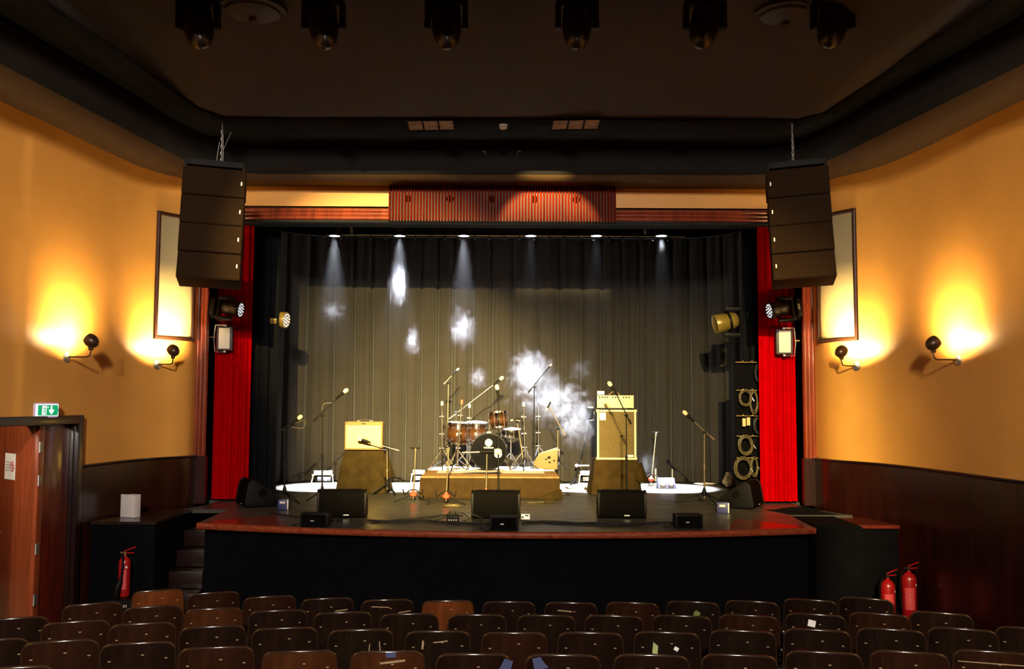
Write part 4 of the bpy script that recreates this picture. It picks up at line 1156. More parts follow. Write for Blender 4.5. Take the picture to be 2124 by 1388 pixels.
# ================================================================== DRUM RISER AND DRUMS
ra, rb = atz(872, 1036, STAGE), atz(1160, 1037, STAGE)
rc_ = ((ra.x + rb.x) / 2, (ra.y + rb.y) / 2); RWd_ = rb.x - ra.x
t = thing('drum_riser', 'low drum riser with brown cloth skirt and orange brown top', 'riser', (rc_[0], rc_[1] + 1.0, STAGE))
b = MB(); b.box((0, 0, 0.325), (RWd_, 2.0, 0.04)); b.build('top', 'riser_top', t, bevel=0.008)
b = MB()
rnd = random.Random(4); rows = []
per = [(-RWd_ / 2, 1.0), (-RWd_ / 2, -1.0), (RWd_ / 2, -1.0), (RWd_ / 2, 1.0)]
pp = resamp(per, 160)
for r in range(7):
    w = r / 6; row = []
    for i, (x, y) in enumerate(pp):
        k = 1 + (0.012 * sin(i * 0.9) + 0.018 * sin(i * 0.37 + 1.5)) * w * 0.6 + 0.006
        row.append((x * k, y * k if y < 0 else y, 0.318 * (1 - w) + 0.004))
    rows.append(row)
b.grid(rows); b.build('skirt', 'riser_cloth', t, smooth=70, solid=0.006)
b = MB(); b.box((0, 0, 0.15), (RWd_ * 0.97, 1.9, 0.29)); b.build('frame', 'black', t)
b = MB(); b.grid([[(RWd_ / 2 * 1.0, -1.02, 0.16), (RWd_ / 2 + 0.03, -1.0, 0.16)], [(RWd_ / 2 - 0.22, -1.04, 0.09), (RWd_ / 2 + 0.05, -1.03, 0.07)], [(RWd_ / 2 - 0.38, -1.05, 0.008), (RWd_ / 2 + 0.05, -1.05, 0.008)]]); b.build('skirt_corner', 'brown_cloth', t, solid=0.006)


def drum(name, label, c, r, h, axis, lugs, m='sunburst', top='drum_white', bot='drum_white', legs=0, zfloor=None, group=None, hoop='chrome'):
    t = thing(name, label, 'drum', c, 0, group)
    a = Vector(axis).normalized(); u = a.orthogonal().normalized(); v = a.cross(u)
    # shell is built upright so that its finish runs along the drum, then turned
    q = Vector((0, 0, 1)).rotation_difference(a)
    b = MB(); b.lathe([(r * 0.985, -h / 2), (r, -h / 2 + 0.004), (r, h / 2 - 0.004), (r * 0.985, h / 2)], n=40); o = b.build('shell', m, t); o.rotation_mode = 'QUATERNION'; o.rotation_quaternion = q
    for s_, mm, nm in ((1, top, 'top_skin'), (-1, bot, 'bottom_skin')):
        b = MB(); b.lathe([(0.0, s_ * (h / 2 + 0.004)), (r * 0.99, s_ * (h / 2 + 0.003)), (r * 0.995, s_ * (h / 2 - 0.01))], (0, 0, 0), a, 40); b.build(nm, mm, t)
        b = MB(); b.lathe([(r * 1.0, s_ * (h / 2 - 0.022)), (r * 1.035, s_ * (h / 2 - 0.02)), (r * 1.04, s_ * (h / 2 + 0.008)), (r * 0.985, s_ * (h / 2 + 0.010))], (0, 0, 0), a, 40); b.build('hoop', hoop, t)
    for k in range(lugs):
        g = 2 * pi * (k + 0.35) / lugs; d = u * cos(g) + v * sin(g)
        b = MB()
        b.cyl(d * (r * 1.045) - a * (h / 2), d * (r * 1.045) + a * (h / 2), 0.0045, n=6)
        for e in (-1, 1): b.ball(tuple(d * (r * 1.03) + a * e * (h / 2 - 0.075)), 0.017, 8); b.ball(tuple(d * (r * 1.05) + a * e * (h / 2 + 0.0)), 0.012, 8)
        b.build('lug', 'chrome', t)
    for k in range(legs):
        g = 2 * pi * k / legs + 0.5; d = Vector((cos(g), sin(g), 0)) * (r * 1.07)
        b = MB(); b.tube([d + Vector((0, 0, 0.06)), d + Vector((0, 0, zfloor - c[2] + 0.06)), d * 1.08 + Vector((0, 0, zfloor - c[2] + 0.008))], 0.0085, 8); b.box(tuple(d + Vector((0, 0, -0.02))), (0.03, 0.03, 0.05)); b.build('leg', 'chrome', t)
    return t


cb = at(1014, 934, 15.62); cb.z = RZ + 0.318
bd = drum('bass_drum', 'large black fronted bass drum with round white emblem', cb, 0.29, 0.40, (0, -1, 0), 8, 'sunburst', 'drum_head', 'drum_white', hoop='black')
for q in (-1, 1):
    b = MB(); b.tube([(q * 0.27, -0.05, -0.06), (q * 0.36, -0.16, -0.308)], 0.010, 8); b.ball((q * 0.365, -0.165, -0.302), 0.014, 8); b.build('spur', 'chrome', bd)
b = MB(); b.cyl((0.0, 0, 0.28), (0.02, 0, 0.50), 0.014); b.box((0, 0, 0.30), (0.07, 0.06, 0.04)); b.build('tom_mount', 'chrome', bd)
yf_ = -0.2085
b = MB(); b.lathe([(0.0, 0.0), (0.060, 0.0)], (0, yf_, 0.145), (0, -1, 0), 32)
em = b.build('emblem', 'white', bd)
b = MB()
for k in range(6): b.lathe([(0.0, 0.0), (0.008, 0.0)], (0.034 * cos(k * pi / 3 + pi / 6), yf_ - 0.001, 0.145 + 0.034 * sin(k * pi / 3 + pi / 6)), (0, -1, 0), 10)
for k in range(3):
    g = pi / 2 + k * 2 * pi / 3; b.tube([(0, yf_ - 0.0008, 0.145), (0.030 * cos(g), yf_ - 0.0008, 0.145 + 0.030 * sin(g))], 0.002, 5)
b.build('emblem_marks', 'drum_head', em)
text('YAMAHA', 0.040, 'lettering', 'white', bd, (0, yf_, 0.062), (pi / 2, 0, 0))
b = MB(); b.lathe([(0.038, 0.0), (0.060, 0.0), (0.062, 0.004), (0.052, 0.006), (0.038, 0.003)], (0.155, yf_, -0.04), (0, -1, 0), 28); b.lathe([(0.0, 0.0), (0.038, 0.0)], (0.155, yf_ + 0.002, -0.04), (0, -1, 0), 28, mi=1); b.build('port_ring', ['white', 'drum_white'], bd)
cf = at(950, 898, 15.85); drum('floor_tom', 'left brown sunburst tom drum with chrome legs', cf, 0.175, 0.34, (0.05, -0.06, 1), 8, legs=3, zfloor=RZ, group='brown sunburst toms')
cf = at(988, 897, 16.28); drum('floor_tom', 'second brown sunburst tom, behind the bass drum on its left', cf, 0.185, 0.34, (0.04, -0.10, 1), 8, legs=3, zfloor=RZ, group='brown sunburst toms')
ct = at(1034, 872, 15.66); drum('rack_tom', 'small brown sunburst tom mounted above the bass drum', ct, 0.155, 0.26, (-0.10, 0.12, 1), 6)
cs = at(1060, 897, 16.05)
drum('snare_drum', 'shallow snare drum right of the bass drum on a chrome stand', cs, 0.165, 0.11, (0.02, -0.12, 1), 8, 'black', 'drum_white', 'chrome')
t = thing('snare_stand', 'folding chrome stand carrying the snare drum', 'drum stand', (cs.x, cs.y, RZ))
tripod(t, None, 0, 'chrome', 0.24, 0.26, r=0.009, rot=0.9)
b = MB(); b.cyl((0, 0, 0.15), (0, 0, cs.z - RZ - 0.11), 0.014); b.build('pole', 'chrome', t)
for k in range(3):
    g = k * 2 * pi / 3 + 0.4; b = MB(); b.tube([(0, 0, cs.z - RZ - 0.11), (0.15 * cos(g), 0.15 * sin(g), cs.z - RZ - 0.085), (0.18 * cos(g), 0.18 * sin(g), cs.z - RZ - 0.03)], 0.008, 6); b.build('basket_arm', 'chrome', t)


def cymbal_stand(label, bpx, bpy_, tpx, tpy, tilt=None, red=False, legr=0.27, rot=0.2, pedal=False):
    base = atz(bpx, bpy_, RZ); T = at(tpx, tpy, base.y) - base
    t = thing('hi_hat_stand' if pedal else 'cymbal_stand', label, 'cymbal stand', base, 0, 'bare cymbal stands')
    tripod(t, None, 0, 'chrome', legr, 0.34, r=0.010, rot=rot)
    b = MB(); b.cyl((0, 0, 0.10), T * 0.55, 0.014); b.cyl(T * 0.5, T * 0.85, 0.0115); b.cyl(T * 0.85, T, 0.006); b.build('pole', 'chrome', t)
    b = MB()
    for w in (0.33, 0.54, 0.80): b.cyl(T * (w - 0.02), T * (w + 0.02), 0.021); b.cyl(T * w - Vector((0.045, 0, 0)), T * w + Vector((0.03, 0, 0)), 0.009)
    b.build('wing_clamp', 'chrome', t)
    b = MB(); b.lathe([(0.0, 0.03), (0.016, 0.028), (0.022, 0.0), (0.022, -0.04), (0.0, -0.045)], tuple(T * 1.0), T, 12); b.build('felt', 'red_collar' if red else ('black' if pedal else 'foam'), t)
    if pedal:
        b = MB(); b.box((0, -0.16, 0.04), (0.08, 0.26, 0.015), Matrix.Rotation(radians(14), 3, 'X')); b.build('pedal', 'chrome', t)
    return t


cymbal_stand('chrome cymbal stand at the far left of the drums', 917, 976, 917, 836, rot=0.6)
cymbal_stand('chrome cymbal stand with a red felt left of the bass drum', 948, 977, 958, 833, red=True)
cymbal_stand('thin cymbal stand behind the two toms', 974, 969, 974, 842, rot=1.0)
cymbal_stand('chrome cymbal stand right of the snare drum', 1090, 973, 1086, 838, rot=0.9)
cymbal_stand('hi-hat stand with a bare rod beside the pale wedge monitor', 1117, 968, 1117, 838, pedal=True, rot=0.1)
# pale wedge on the riser
pw_ = atz(1128, 974, RZ)
t = thing('riser_wedge', 'pale wooden wedge monitor at the right end of the drum riser', 'monitor speaker', pw_, radians(-12))
pr = [(-0.20, 0.0), (-0.20, 0.09), (-0.07, 0.27), (0.19, 0.36), (0.235, 0.32), (0.225, 0.0)]
b = MB(); b.prism(pr, 0.0, 0.24, lambda a, z, y: (a, y, z)); b.build('cabinet', 'wedge_ply', t, bevel=0.012)
for x, z, w in ((0.09, 0.20, 0.05), (0.10, 0.12, 0.035), (0.175, 0.15, 0.03), (0.04, 0.17, 0.03)):
    b = MB(); b.box((x, -0.002, z), (w, 0.012, w * 0.8), Matrix.Rotation(radians(-15), 3, 'Y')); b.build('socket', 'black', t)
# mats and bits at the drummer's feet
t = thing('drum_mat', 'pale mat under the drums on the riser', 'mat', (rc_[0], rc_[1] + 1.22, RZ + 0.002)); b = MB(); b.box((0.0, 0.1, 0.004), (1.7, 1.35, 0.008)); b.build('pile', 'white_card', t); b = MB(); b.box((0.0, -0.57, 0.005), (1.7, 0.03, 0.010)); b.build('binding', 'grey_print', t)

# ================================================================== AMPLIFIERS ON DRAPED STANDS
def draped(name, label, cx, yf, w, d, h, flare, m, seed, tag_patch=False):
    """Cloth thrown over a box: straight at the top, flaring into folds at the floor."""
    t = thing(name, label, 'draped stand', (cx, yf + d / 2, STAGE))
    rnd = random.Random(seed); ph = [rnd.uniform(0, 6.28) for _ in range(6)]
    ring = resamp([(-w / 2, d / 2), (-w / 2, -d / 2), (w / 2, -d / 2), (w / 2, d / 2), (-w / 2, d / 2)], 96)
    rows = []
    for r in range(11):
        k = r / 10; row = []
        for i, (x, y) in enumerate(ring):
            a = atan2(y / d, x / w); f = sin(a * 5 + ph[0]) + 0.7 * sin(a * 9 + ph[1] + k) + 0.5 * sin(a * 17 + ph[2])
            s_ = 1 + k * flare * (1 + 0.34 * f) + 0.018 * f * k
            sx = s_; sy = 1 + (s_ - 1) * (0.9 if y < 0 else 0.3)
            z = h * (1 - k) + 0.006 * (1 - k) + (0.012 * abs(sin(a * 7 + ph[3])) if r == 10 else 0)
            row.append((x * sx, y * sy, max(0.004, z)))
        rows.append(row)
    b = MB(); b.grid(rows); b.add([(x * 1.0, y * 1.0, h + 0.006) for x, y in ring[:-1]], [tuple(range(95))]); b.build('cloth', m, t, smooth=60)
    b = MB(); b.box((0, 0, h / 2), (w * 0.94, d * 0.94, h - 0.01)); b.build('box_beneath', 'black', t)
    b = MB(); q = w / 2
    b.grid([[(q - 0.02, -d / 2 + 0.02, h - 0.05), (q + 0.06, -d / 2 + 0.05, h - 0.03)], [(q - 0.05, -d / 2 - 0.05, h * 0.45), (q + 0.17, -d / 2 + 0.03, h * 0.42)], [(q + 0.02, -d / 2 - 0.06, h * 0.38), (q + 0.14, -d / 2 + 0.02, h * 0.36)]]); b.build('loose_fold', m, t, solid=0.008)
    return t


da, db_ = atz(714, 1028, STAGE), atz(796, 1028, STAGE)
yA = da.y + 0.34
h1 = at(755, 936, yA + 0.05).z - STAGE
draped('amp_stand', 'box under a dark olive cloth carrying the tweed amplifier', (at(713, 936, yA).x + at(797, 936, yA).x) / 2, yA, 0.64, 0.5, h1, 0.22, 'brown_cloth', 21)
ca = at(753.5, 936, yA + 0.05)
t = thing('guitar_amplifier', 'tweed covered combo guitar amplifier with cream grille on the left draped stand', 'amplifier', (ca.x, yA + 0.18, STAGE + h1 + 0.008))
W, H, D = 0.61, 0.455, 0.25
b = MB(); b.box((0, 0, H / 2 + 0.012), (W, D, H)); b.build('cabinet', 'tweed', t, bevel=0.014)
b = MB(); b.box((0, -D / 2 - 0.004, H * 0.47 + 0.01), (W - 0.05, 0.012, H * 0.80)); b.build('grille_cloth', 'tweed_grille', t, bevel=0.003)
b = MB(); b.box((0, -D / 2 - 0.003, H - 0.022), (0.065, 0.008, 0.012)); b.build('name_plate', 'black', t)
b = MB(); b.tube(smooth_path([(-0.11, 0, H + 0.014), (-0.09, 0, H + 0.034), (0.09, 0, H + 0.034), (0.11, 0, H + 0.014)], 5), 0.009, 6)
hn = b.build('handle', 'dark_wood', t)
b = MB(); b.box((-0.105, 0, H + 0.022), (0.05, 0.04, 0.014)); b.box((0.105, 0, H + 0.022), (0.05, 0.04, 0.014)); b.build('handle_cap', 'chrome', hn)
b = MB()
for x in (-0.27, 0.0, 0.27): b.ball((x, -D / 2 - 0.004, 0.03), 0.007, 8)
for x in (-0.27, 0.27): b.ball((x, -D / 2 - 0.004, H - 0.018), 0.007, 8); b.ball((x, 0, H + 0.016), 0.008, 8)
for z in (0.18, 0.32): b.ball((W / 2 + 0.004, -0.06, z), 0.008, 8)
b.build('screws', 'chrome', t)

ya2 = atz(1280, 1028, STAGE).y + 0.02
h2 = at(1280, 955, ya2 + 0.05).z - STAGE
draped('amp_stand', 'box under a rust brown cloth carrying the bass cabinet', (at(1232, 960, ya2).x + at(1324, 960, ya2).x) / 2, ya2, 0.70, 0.5, h2, 0.14, 'brown_cloth2', 33)
cc = at(1279, 955, ya2 + 0.06)
W, D = 0.632, 0.40
H = at(1279, 851, ya2 + 0.06).z - cc.z
t = thing('bass_cabinet', 'tall bass speaker cabinet with pale piping and brown grille on the right draped stand', 'loudspeaker', (cc.x, ya2 + 0.06 + D / 2, STAGE + h2 + 0.008))
b = MB(); b.box((0, 0, H / 2), (W, D, H)); b.build('cabinet', 'black', t, bevel=0.01)
f4 = lambda a, z, y: (a, -D / 2 - y, z)
b = MB()
for (x0, z0, x1, z1) in ((-W / 2 + 0.004, 0.004, W / 2 - 0.004, 0.032), (-W / 2 + 0.004, H - 0.032, W / 2 - 0.004, H - 0.004), (-W / 2 + 0.004, 0.032, -W / 2 + 0.032, H - 0.032), (W / 2 - 0.032, 0.032, W / 2 - 0.004, H - 0.032)):
    b.prism([(x0, z0), (x1, z0), (x1, z1), (x0, z1)], -0.005, 0.016, f4)
b.build('piping', 'amp_trim', t)
b = MB(); b.prism([(-W / 2 + 0.034, 0.034), (W / 2 - 0.034, 0.034), (W / 2 - 0.034, H - 0.034), (-W / 2 + 0.034, H - 0.034)], -0.003, 0.005, f4); gr = b.build('grille_cloth', 'cab_grille', t, smooth=0)
for x in (-0.15, 0.15):
    for z in (0.28, 0.62):
        b = MB()
        for rr in (0.115, 0.06): b.tube([(x + rr * cos(q * pi / 14), -D / 2 - 0.0055, z + rr * sin(q * pi / 14)) for q in range(28)], 0.004, 5, closed=True)
        b.build('speaker_cone', 'cab_grille', gr)
b = MB(); b.prism([(-W / 2 + 0.045, H - 0.17), (-W / 2 + 0.145, H - 0.17), (-W / 2 + 0.145, H - 0.048), (-W / 2 + 0.045, H - 0.048)], 0.004, 0.009, f4); b.build('maker_plate', 'label', t, bevel=0.002)
b = MB(); b.prism([(W / 2 - 0.145, 0.045), (W / 2 - 0.045, 0.045), (W / 2 - 0.045, 0.078), (W / 2 - 0.145, 0.078)], 0.004, 0.009, f4); b.build('model_plate', 'label', t, bevel=0.002)
b = MB()
for x in (-1, 1):
    for z in (0.02, H - 0.02): b.ball((x * (W / 2 - 0.01), -D / 2, z), 0.026, 10)
b.build('corner_caps', 'amp_trim', t)
W2_, H2_ = 0.60, 0.215
zc = STAGE + h2 + 0.008 + H
t = thing('bass_amplifier', 'cream faced amplifier head with a row of knobs on the bass cabinet', 'amplifier', (cc.x - 0.015, ya2 + 0.06 + 0.16, zc + 0.022))
b = MB(); b.box((0, 0, H2_ / 2), (W2_, 0.28, H2_)); b.build('chassis', 'black', t, bevel=0.006)
b = MB(); b.box((0, -0.143, H2_ / 2 - 0.002), (W2_ - 0.012, 0.012, H2_ - 0.014)); b.build('face', 'amp_face', t, bevel=0.003)
for k in range(12):
    if k in (4, 8): continue
    x = -0.255 + 0.043 * k; b = MB(); b.cyl((x, -0.148, H2_ - 0.04), (x, -0.168, H2_ - 0.04), 0.013, 0.011, 12); b.build('knob', 'black', t)
b = MB(); b.tube(smooth_path([(-0.09, 0, H2_), (-0.03, 0, H2_ + 0.045), (0.03, 0, H2_ + 0.045), (0.09, 0, H2_)], 5), 0.009, 6); b.build('handle', 'tweed', t)
b = MB()
for x in (-0.25, 0.25): b.cyl((x, -0.08, -0.02), (x, -0.08, 0.004), 0.022); b.cyl((x, 0.08, -0.02), (x, 0.08, 0.004), 0.022)
b.build('feet', 'black', t)
t = thing('white_packet', 'small white box standing on the amplifier head', 'box', (cc.x - 0.24, ya2 + 0.18, zc + 0.022 + H2_ + 0.001)); b = MB(); b.box((0, 0, 0.03), (0.115, 0.05, 0.06)); b.build('carton', 'white', t, bevel=0.003); b = MB(); b.box((0, -0.026, 0.03), (0.08, 0.002, 0.02)); b.build('print', 'label', t)

# canister lamp on a slanting stand left of the bass cabinet
bl = atz(1190, 1004, STAGE); tl = at(1223, 876, bl.y)
t = stand('lamp_stand', 'slanting thin stand left of the bass cabinet', bl, tl, 'black_metal', legr=0.22, rot=0.2, cat='stand', hub=0.05)
A_, B_ = at(1196, 966, bl.y - 0.02) - bl, at(1222, 966, bl.y - 0.02) - bl
b = MB(); b.cyl(A_, B_, 0.012); b.ball(tuple(A_), 0.03, 10); b.build('side_arm', 'white', t)
pl = at(1224, 870, bl.y)
t = thing('canister_lamp', 'black canister lamp with its top glare done as a white cap on the slanting stand', 'stage light', pl)
b = MB(); b.lathe([(0.0, 0.0), (0.04, 0.0), (0.062, 0.02), (0.066, 0.20), (0.05, 0.205), (0.0, 0.205)], (0, 0, 0), (0.03, 0, 1), 24); b.build('housing', 'black', t)
b = MB(); b.lathe([(0.0, 0.235), (0.05, 0.23), (0.058, 0.206), (0.0, 0.205)], (0, 0, 0), (0.03, 0, 1), 24); b.build('cap', 'white', t)  # white colour stands in for the glare on the canister top
b = MB(); b.tube([(0.07, -0.02, 0.14), (0.10, -0.02, 0.0), (0.0, -0.02, -0.02)], 0.008, 6); b.build('bracket', 'steel', t)

# ================================================================== FLOOR LIGHTS AND CLUTTER AT THE BACK
def floor_light(label, p, w, rz=0.0):
    t = thing('floor_light', label, 'floor light', p, rz, 'low floor lights')
    R = Matrix.Rotation(radians(-22), 3, 'X')
    b = MB(); b.box((0, 0.04, 0.19), (w, 0.03, 0.085), R); b.build('shade', 'steel', t, bevel=0.006)
    b = MB(); b.box((0.02, 0.05, 0.085), (w * 0.72, 0.09, 0.075)); b.build('lamp_body', 'blue_grey', t, bevel=0.008)
    b = MB(); b.lathe([(0.0, 0.0), (0.032, 0.0)], (0.05, 0.004, 0.09), (0, -1, 0), 16); b.build('lens', 'white', t)
    for q in (-1, 1):
        b = MB(); b.tube([(q * (w / 2 + 0.03), -0.02, 0.008), (q * (w / 2 + 0.005), 0.0, 0.15), (q * (w / 2 - 0.02), 0.04, 0.16)], 0.009, 6); b.ball((q * (w / 2 + 0.01), 0.0, 0.15), 0.018, 8); b.build('side_leg', 'white', t)
    b = MB(); b.tube([(-w / 2 - 0.03, -0.02, 0.008), (w / 2 + 0.03, -0.02, 0.008)], 0.008, 6); b.build('foot_bar', 'white', t)


floor_light('low silver floor light left of the olive draped stand', atz(669, 1004, STAGE), 0.33)
floor_light('low floor light behind the guitar stand left of the riser', atz(868, 1002, STAGE), 0.22)
floor_light('low floor light between the drum riser and the rust draped stand', atz(1214, 1004, STAGE), 0.18)
p = atz(1384, 1014, STAGE)
t = thing('twin_floor_light', 'blue grey floor box with two round lamps facing the seats', 'floor light', p, radians(4))
b = MB(); b.prism([(-0.16, 0.0), (0.16, 0.0), (0.135, 0.175), (-0.135, 0.175)], 0.0, 0.14, lambda a, z, y: (a, y + 0.2 * z, z)); b.build('case', 'blue_grey', t, bevel=0.006)
for x in (-0.07, 0.07):
    b = MB(); b.lathe([(0.0, 0.012), (0.045, 0.010), (0.052, 0.0)], (x, 0.012, 0.10), (0, -1, 0.2), 20); b.build('lamp', 'white', t)
p = atz(1388, 1000, STAGE)
t = thing('white_crate', 'large white case behind the blue floor box', 'case', (p.x, p.y + 0.12, STAGE)); b = MB(); b.box((0, 0, 0.12), (0.58, 0.30, 0.23)); b.build('case', 'white', t, bevel=0.012); b = MB(); b.box((0, 0, 0.238), (0.60, 0.32, 0.02)); b.build('lid', 'white_card', t, bevel=0.005)
p = atz(1436, 998, STAGE)
t = thing('wire_basket', 'white wire basket against the charcoal curtain', 'basket', (p.x, p.y, STAGE)); b = MB()
for z, w, d in ((0.006, 0.26, 0.16), (0.07, 0.28, 0.18), (0.13, 0.31, 0.20)): b.tube([(-w / 2, -d / 2, z), (w / 2, -d / 2, z), (w / 2, d / 2, z), (-w / 2, d / 2, z)], 0.006, 5, closed=True)
b.build('rims', 'white', t); b = MB()
for i in range(7): x = -0.12 + 0.04 * i; b.tube([(x * 1.15, -0.10, 0.13), (x, -0.08, 0.006), (x, 0.08, 0.006), (x * 1.15, 0.10, 0.13)], 0.004, 5)
b.build('wires', 'white', t)
p = atz(1512, 1012, STAGE)
t = thing('crumpled_bag', 'crumpled yellow paper bag at the foot of the cable rack', 'bag', p); b = MB(); rnd = random.Random(3)
b.ball((0, 0, 0.11), (0.10, 0.09, 0.11), 14); b.v = [(x * rnd.uniform(0.75, 1.2), y * rnd.uniform(0.8, 1.2), max(0.002, z * rnd.uniform(0.8, 1.2))) for x, y, z in b.v]; b.build('paper', 'tweed_grille', t, smooth=20); b = MB(); b.lathe([(0.03, 0.20), (0.06, 0.27), (0.045, 0.255)], n=10); b.build('neck', 'tweed_grille', t)


def coil(label, p, r, turns, m, flat=True, seed=0, group=None, squash=1.0, name='cable_coil'):
    rnd = random.Random(seed)
    t = thing(name, label, 'cable', p, 0, group)
    pts = []
    for i in range(turns * 14 + 1):
        a = 2 * pi * i / 14; rr = r * (1 + 0.16 * sin(a * 0.37 + seed)); off = rnd.uniform(-0.01, 0.01)
        if flat: pts.append((rr * cos(a), rr * 0.7 * sin(a), 0.010 + 0.004 * (i / 14) + abs(off)))
        else: pts.append((rr * squash * cos(a), -0.02 - 0.006 * (i / 14) + off, -r + rr * sin(a)))
    b = MB(); b.tube(pts, 0.006, 6); b.build('loops', m, t)
    b = MB(); q = pts[-1]; b.cyl(q, (q[0] + 0.03, q[1] - 0.01, q[2] - (0.05 if not flat else 0)), 0.011); b.build('plug', 'chrome', t)
    return t


coil('untidy pale cable on the lit floor right of the white case', atz(1462, 1006, STAGE), 0.16, 3, 'white_card', seed=2, group='cables lying on the stage')
coil('small tan cable coil on the boards in front of the riser', atz(938, 1052, STAGE), 0.11, 3, 'cable_tan', seed=5, group='cables lying on the stage')
coil('tangle of cable at the right front corner of the riser', atz(1168, 1028, STAGE), 0.10, 3, 'cable', seed=6, group='cables lying on the stage')
coil('tangle of pale cable between the riser and the rust draped stand', atz(1195, 1014, STAGE), 0.13, 3, 'white_card', seed=8, group='cables lying on the stage')
for px, py, nm, rz in ((1183, 1014, 'nearer the riser', -0.45), (1222, 1016, 'nearer the draped stand', 0.1)):
    t = thing('wood_block', 'short brown wooden bar on the lit floor, %s' % nm, 'wood block', atz(px, py, STAGE), rz, 'wooden bars'); b = MB(); b.box((0, 0, 0.018), (0.16, 0.04, 0.035)); b.build('bar', 'brown_cloth2', t, bevel=0.004); b = MB(); b.ball((0.06, 0, 0.037), 0.006, 8); b.build('screw', 'steel', t)
t = thing('plug_box', 'small brown socket box on the boards before the riser', 'socket box', atz(1138, 1044, STAGE), 0.2); b = MB(); b.box((0, 0, 0.028), (0.13, 0.06, 0.05)); b.build('body', 'brown_cloth', t, bevel=0.006); b = MB(); b.tube(smooth_path([(-0.06, 0, 0.02), (-0.14, 0.05, 0.012), (-0.22, -0.02, 0.012), (-0.30, 0.04, 0.012)], 5), 0.007, 6); b.build('lead', 'cable_tan', t)

# ================================================================== FLOOR MONITORS AND FRONT FILLS
def wedge(label, p, rz=0.0, W=0.62, s=1.0):
    t = thing('stage_monitor', label, 'monitor speaker', p, rz, 'black wedge stage monitors')
    pr = [(-0.215, 0.012), (-0.23, 0.06), (-0.185, 0.31), (-0.150, 0.345), (-0.10, 0.352), (0.22, 0.125), (0.245, 0.07), (0.235, 0.012)]
    pr = [(y * s, z * s) for y, z in pr]
    b = MB(); b.prism(pr, -W / 2 + 0.03, W / 2 - 0.03, lambda y, z, x: (x, y, z)); b.build('cabinet', 'grille', t, bevel=0.012)
    for q in (-1, 1):
        pc_ = [(y * 1.03, (z - 0.01) * 1.03 + 0.01) for y, z in pr]
        b = MB(); b.prism(pc_, q * (W / 2 - 0.032), q * (W / 2), lambda y, z, x: (x, y, z)); e = b.build('end_cap', 'black', t, bevel=0.010)
        b = MB(); b.lathe([(0.0, 0.0), (0.05, 0.0), (0.056, 0.006)], (q * (W / 2 + 0.001), 0.0, 0.19 * s), (q, 0, 0), 20); b.build('handle_recess', 'black_cloth', e)
    b = MB(); b.box((0.06, -0.232 * s, 0.045), (0.07, 0.012, 0.012)); b.build('badge', 'steel', t)
    b = MB(); n = 10; b.prism([(0.22 * s - 0.36 * s * 0.94, 0.352 * s), (0.225 * s, 0.128 * s), (0.232 * s, 0.138 * s), (-0.10 * s, 0.362 * s)], -W / 2 + 0.05, W / 2 - 0.05, lambda y, z, x: (x, y, z)); b.build('grille_panel', 'black_metal', t)
    return t


wedge('black floor monitor on the left, behind the small left front speaker', atz(704, 1076, STAGE) + Vector((0, 0.23, 0)), 0.10)
wedge('black floor monitor at centre stage, facing the drums', atz(1028, 1078, STAGE) + Vector((0, 0.23, 0)), 0.0)
wedge('black floor monitor on the right, in front of the bass cabinet', atz(1293, 1077, STAGE) + Vector((0, 0.23, 0)), -0.06)
wedge('black floor monitor turned sideways at the foot of the left red curtain', atz(530, 1050, STAGE) + Vector((0.0, 0.10, 0)), radians(-62), s=1.05, W=0.60)
wedge('black floor monitor turned sideways at the foot of the right red curtain', atz(1542, 1053, STAGE) + Vector((0.0, 0.10, 0)), radians(62), s=1.05, W=0.64)


def fill(label, p, w=0.33, rz=0.0):
    t = thing('front_fill_speaker', label, 'loudspeaker', p, rz, 'small front speakers')
    b = MB(); b.box((0, 0, 0.083), (w, 0.20, 0.155)); b.build('cabinet', 'black', t, bevel=0.010)
    b = MB(); b.box((0, -0.102, 0.083), (w - 0.05, 0.008, 0.13)); b.build('grille', 'grille', t)
    for q in (-1, 1):
        b = MB(); b.box((q * (w / 2 - 0.012), -0.103, 0.083), (0.012, 0.012, 0.10)); b.build('edge_trim', 'black_metal', t)
    b = MB(); b.box((-0.02, -0.107, 0.075), (0.04, 0.004, 0.014)); b.build('badge', 'steel', t)
    b = MB(); b.tube(smooth_path([(-w / 2, 0.02, 0.05), (-w / 2 - 0.06, -0.01, 0.012), (-w / 2 - 0.12, 0.0, 0.010), (-w / 2 - 0.08, 0.1, 0.012)], 4), 0.006, 6); b.build('lead', 'cable', t)


fill('small black speaker at the front edge, left of centre', atz(651, 1094, STAGE) + Vector((0, 0.10, 0)))
fill('small black speaker at the front edge in the middle', atz(1045, 1101, STAGE) + Vector((0, 0.10, 0)), rz=0.0)
fill('small black speaker at the front edge, right of centre', atz(1430, 1097, STAGE) + Vector((0, 0.10, 0)))
t = thing('junction_box', 'black cable box with four sockets near the front edge', 'junction box', atz(939, 1085, STAGE), 0.0)
b = MB(); b.box((0, 0, 0.05), (0.145, 0.11, 0.09)); b.build('body', 'black', t, bevel=0.005)
b = MB()
for i in range(4): b.lathe([(0.0, 0.004), (0.008, 0.003), (0.009, 0.0)], (-0.045 + 0.03 * i, -0.056, 0.04), (0, -1, 0), 10)
b.build('sockets', 'steel', t)
for i in range(4):
    b = MB(); b.tube(smooth_path([(-0.04 + 0.03 * i, 0.04, 0.09), (-0.03 + 0.05 * i, 0.03, 0.135), (-0.12 + 0.16 * i, 0.08, 0.05), (-0.28 + 0.2 * i, 0.02 + 0.04 * i, 0.012)], 5), 0.006, 6); b.build('lead', 'cable', t)
t = thing('effects_box', 'small white and violet box beside the centre monitor', 'effects box', atz(1090, 1078, STAGE), 0.0)
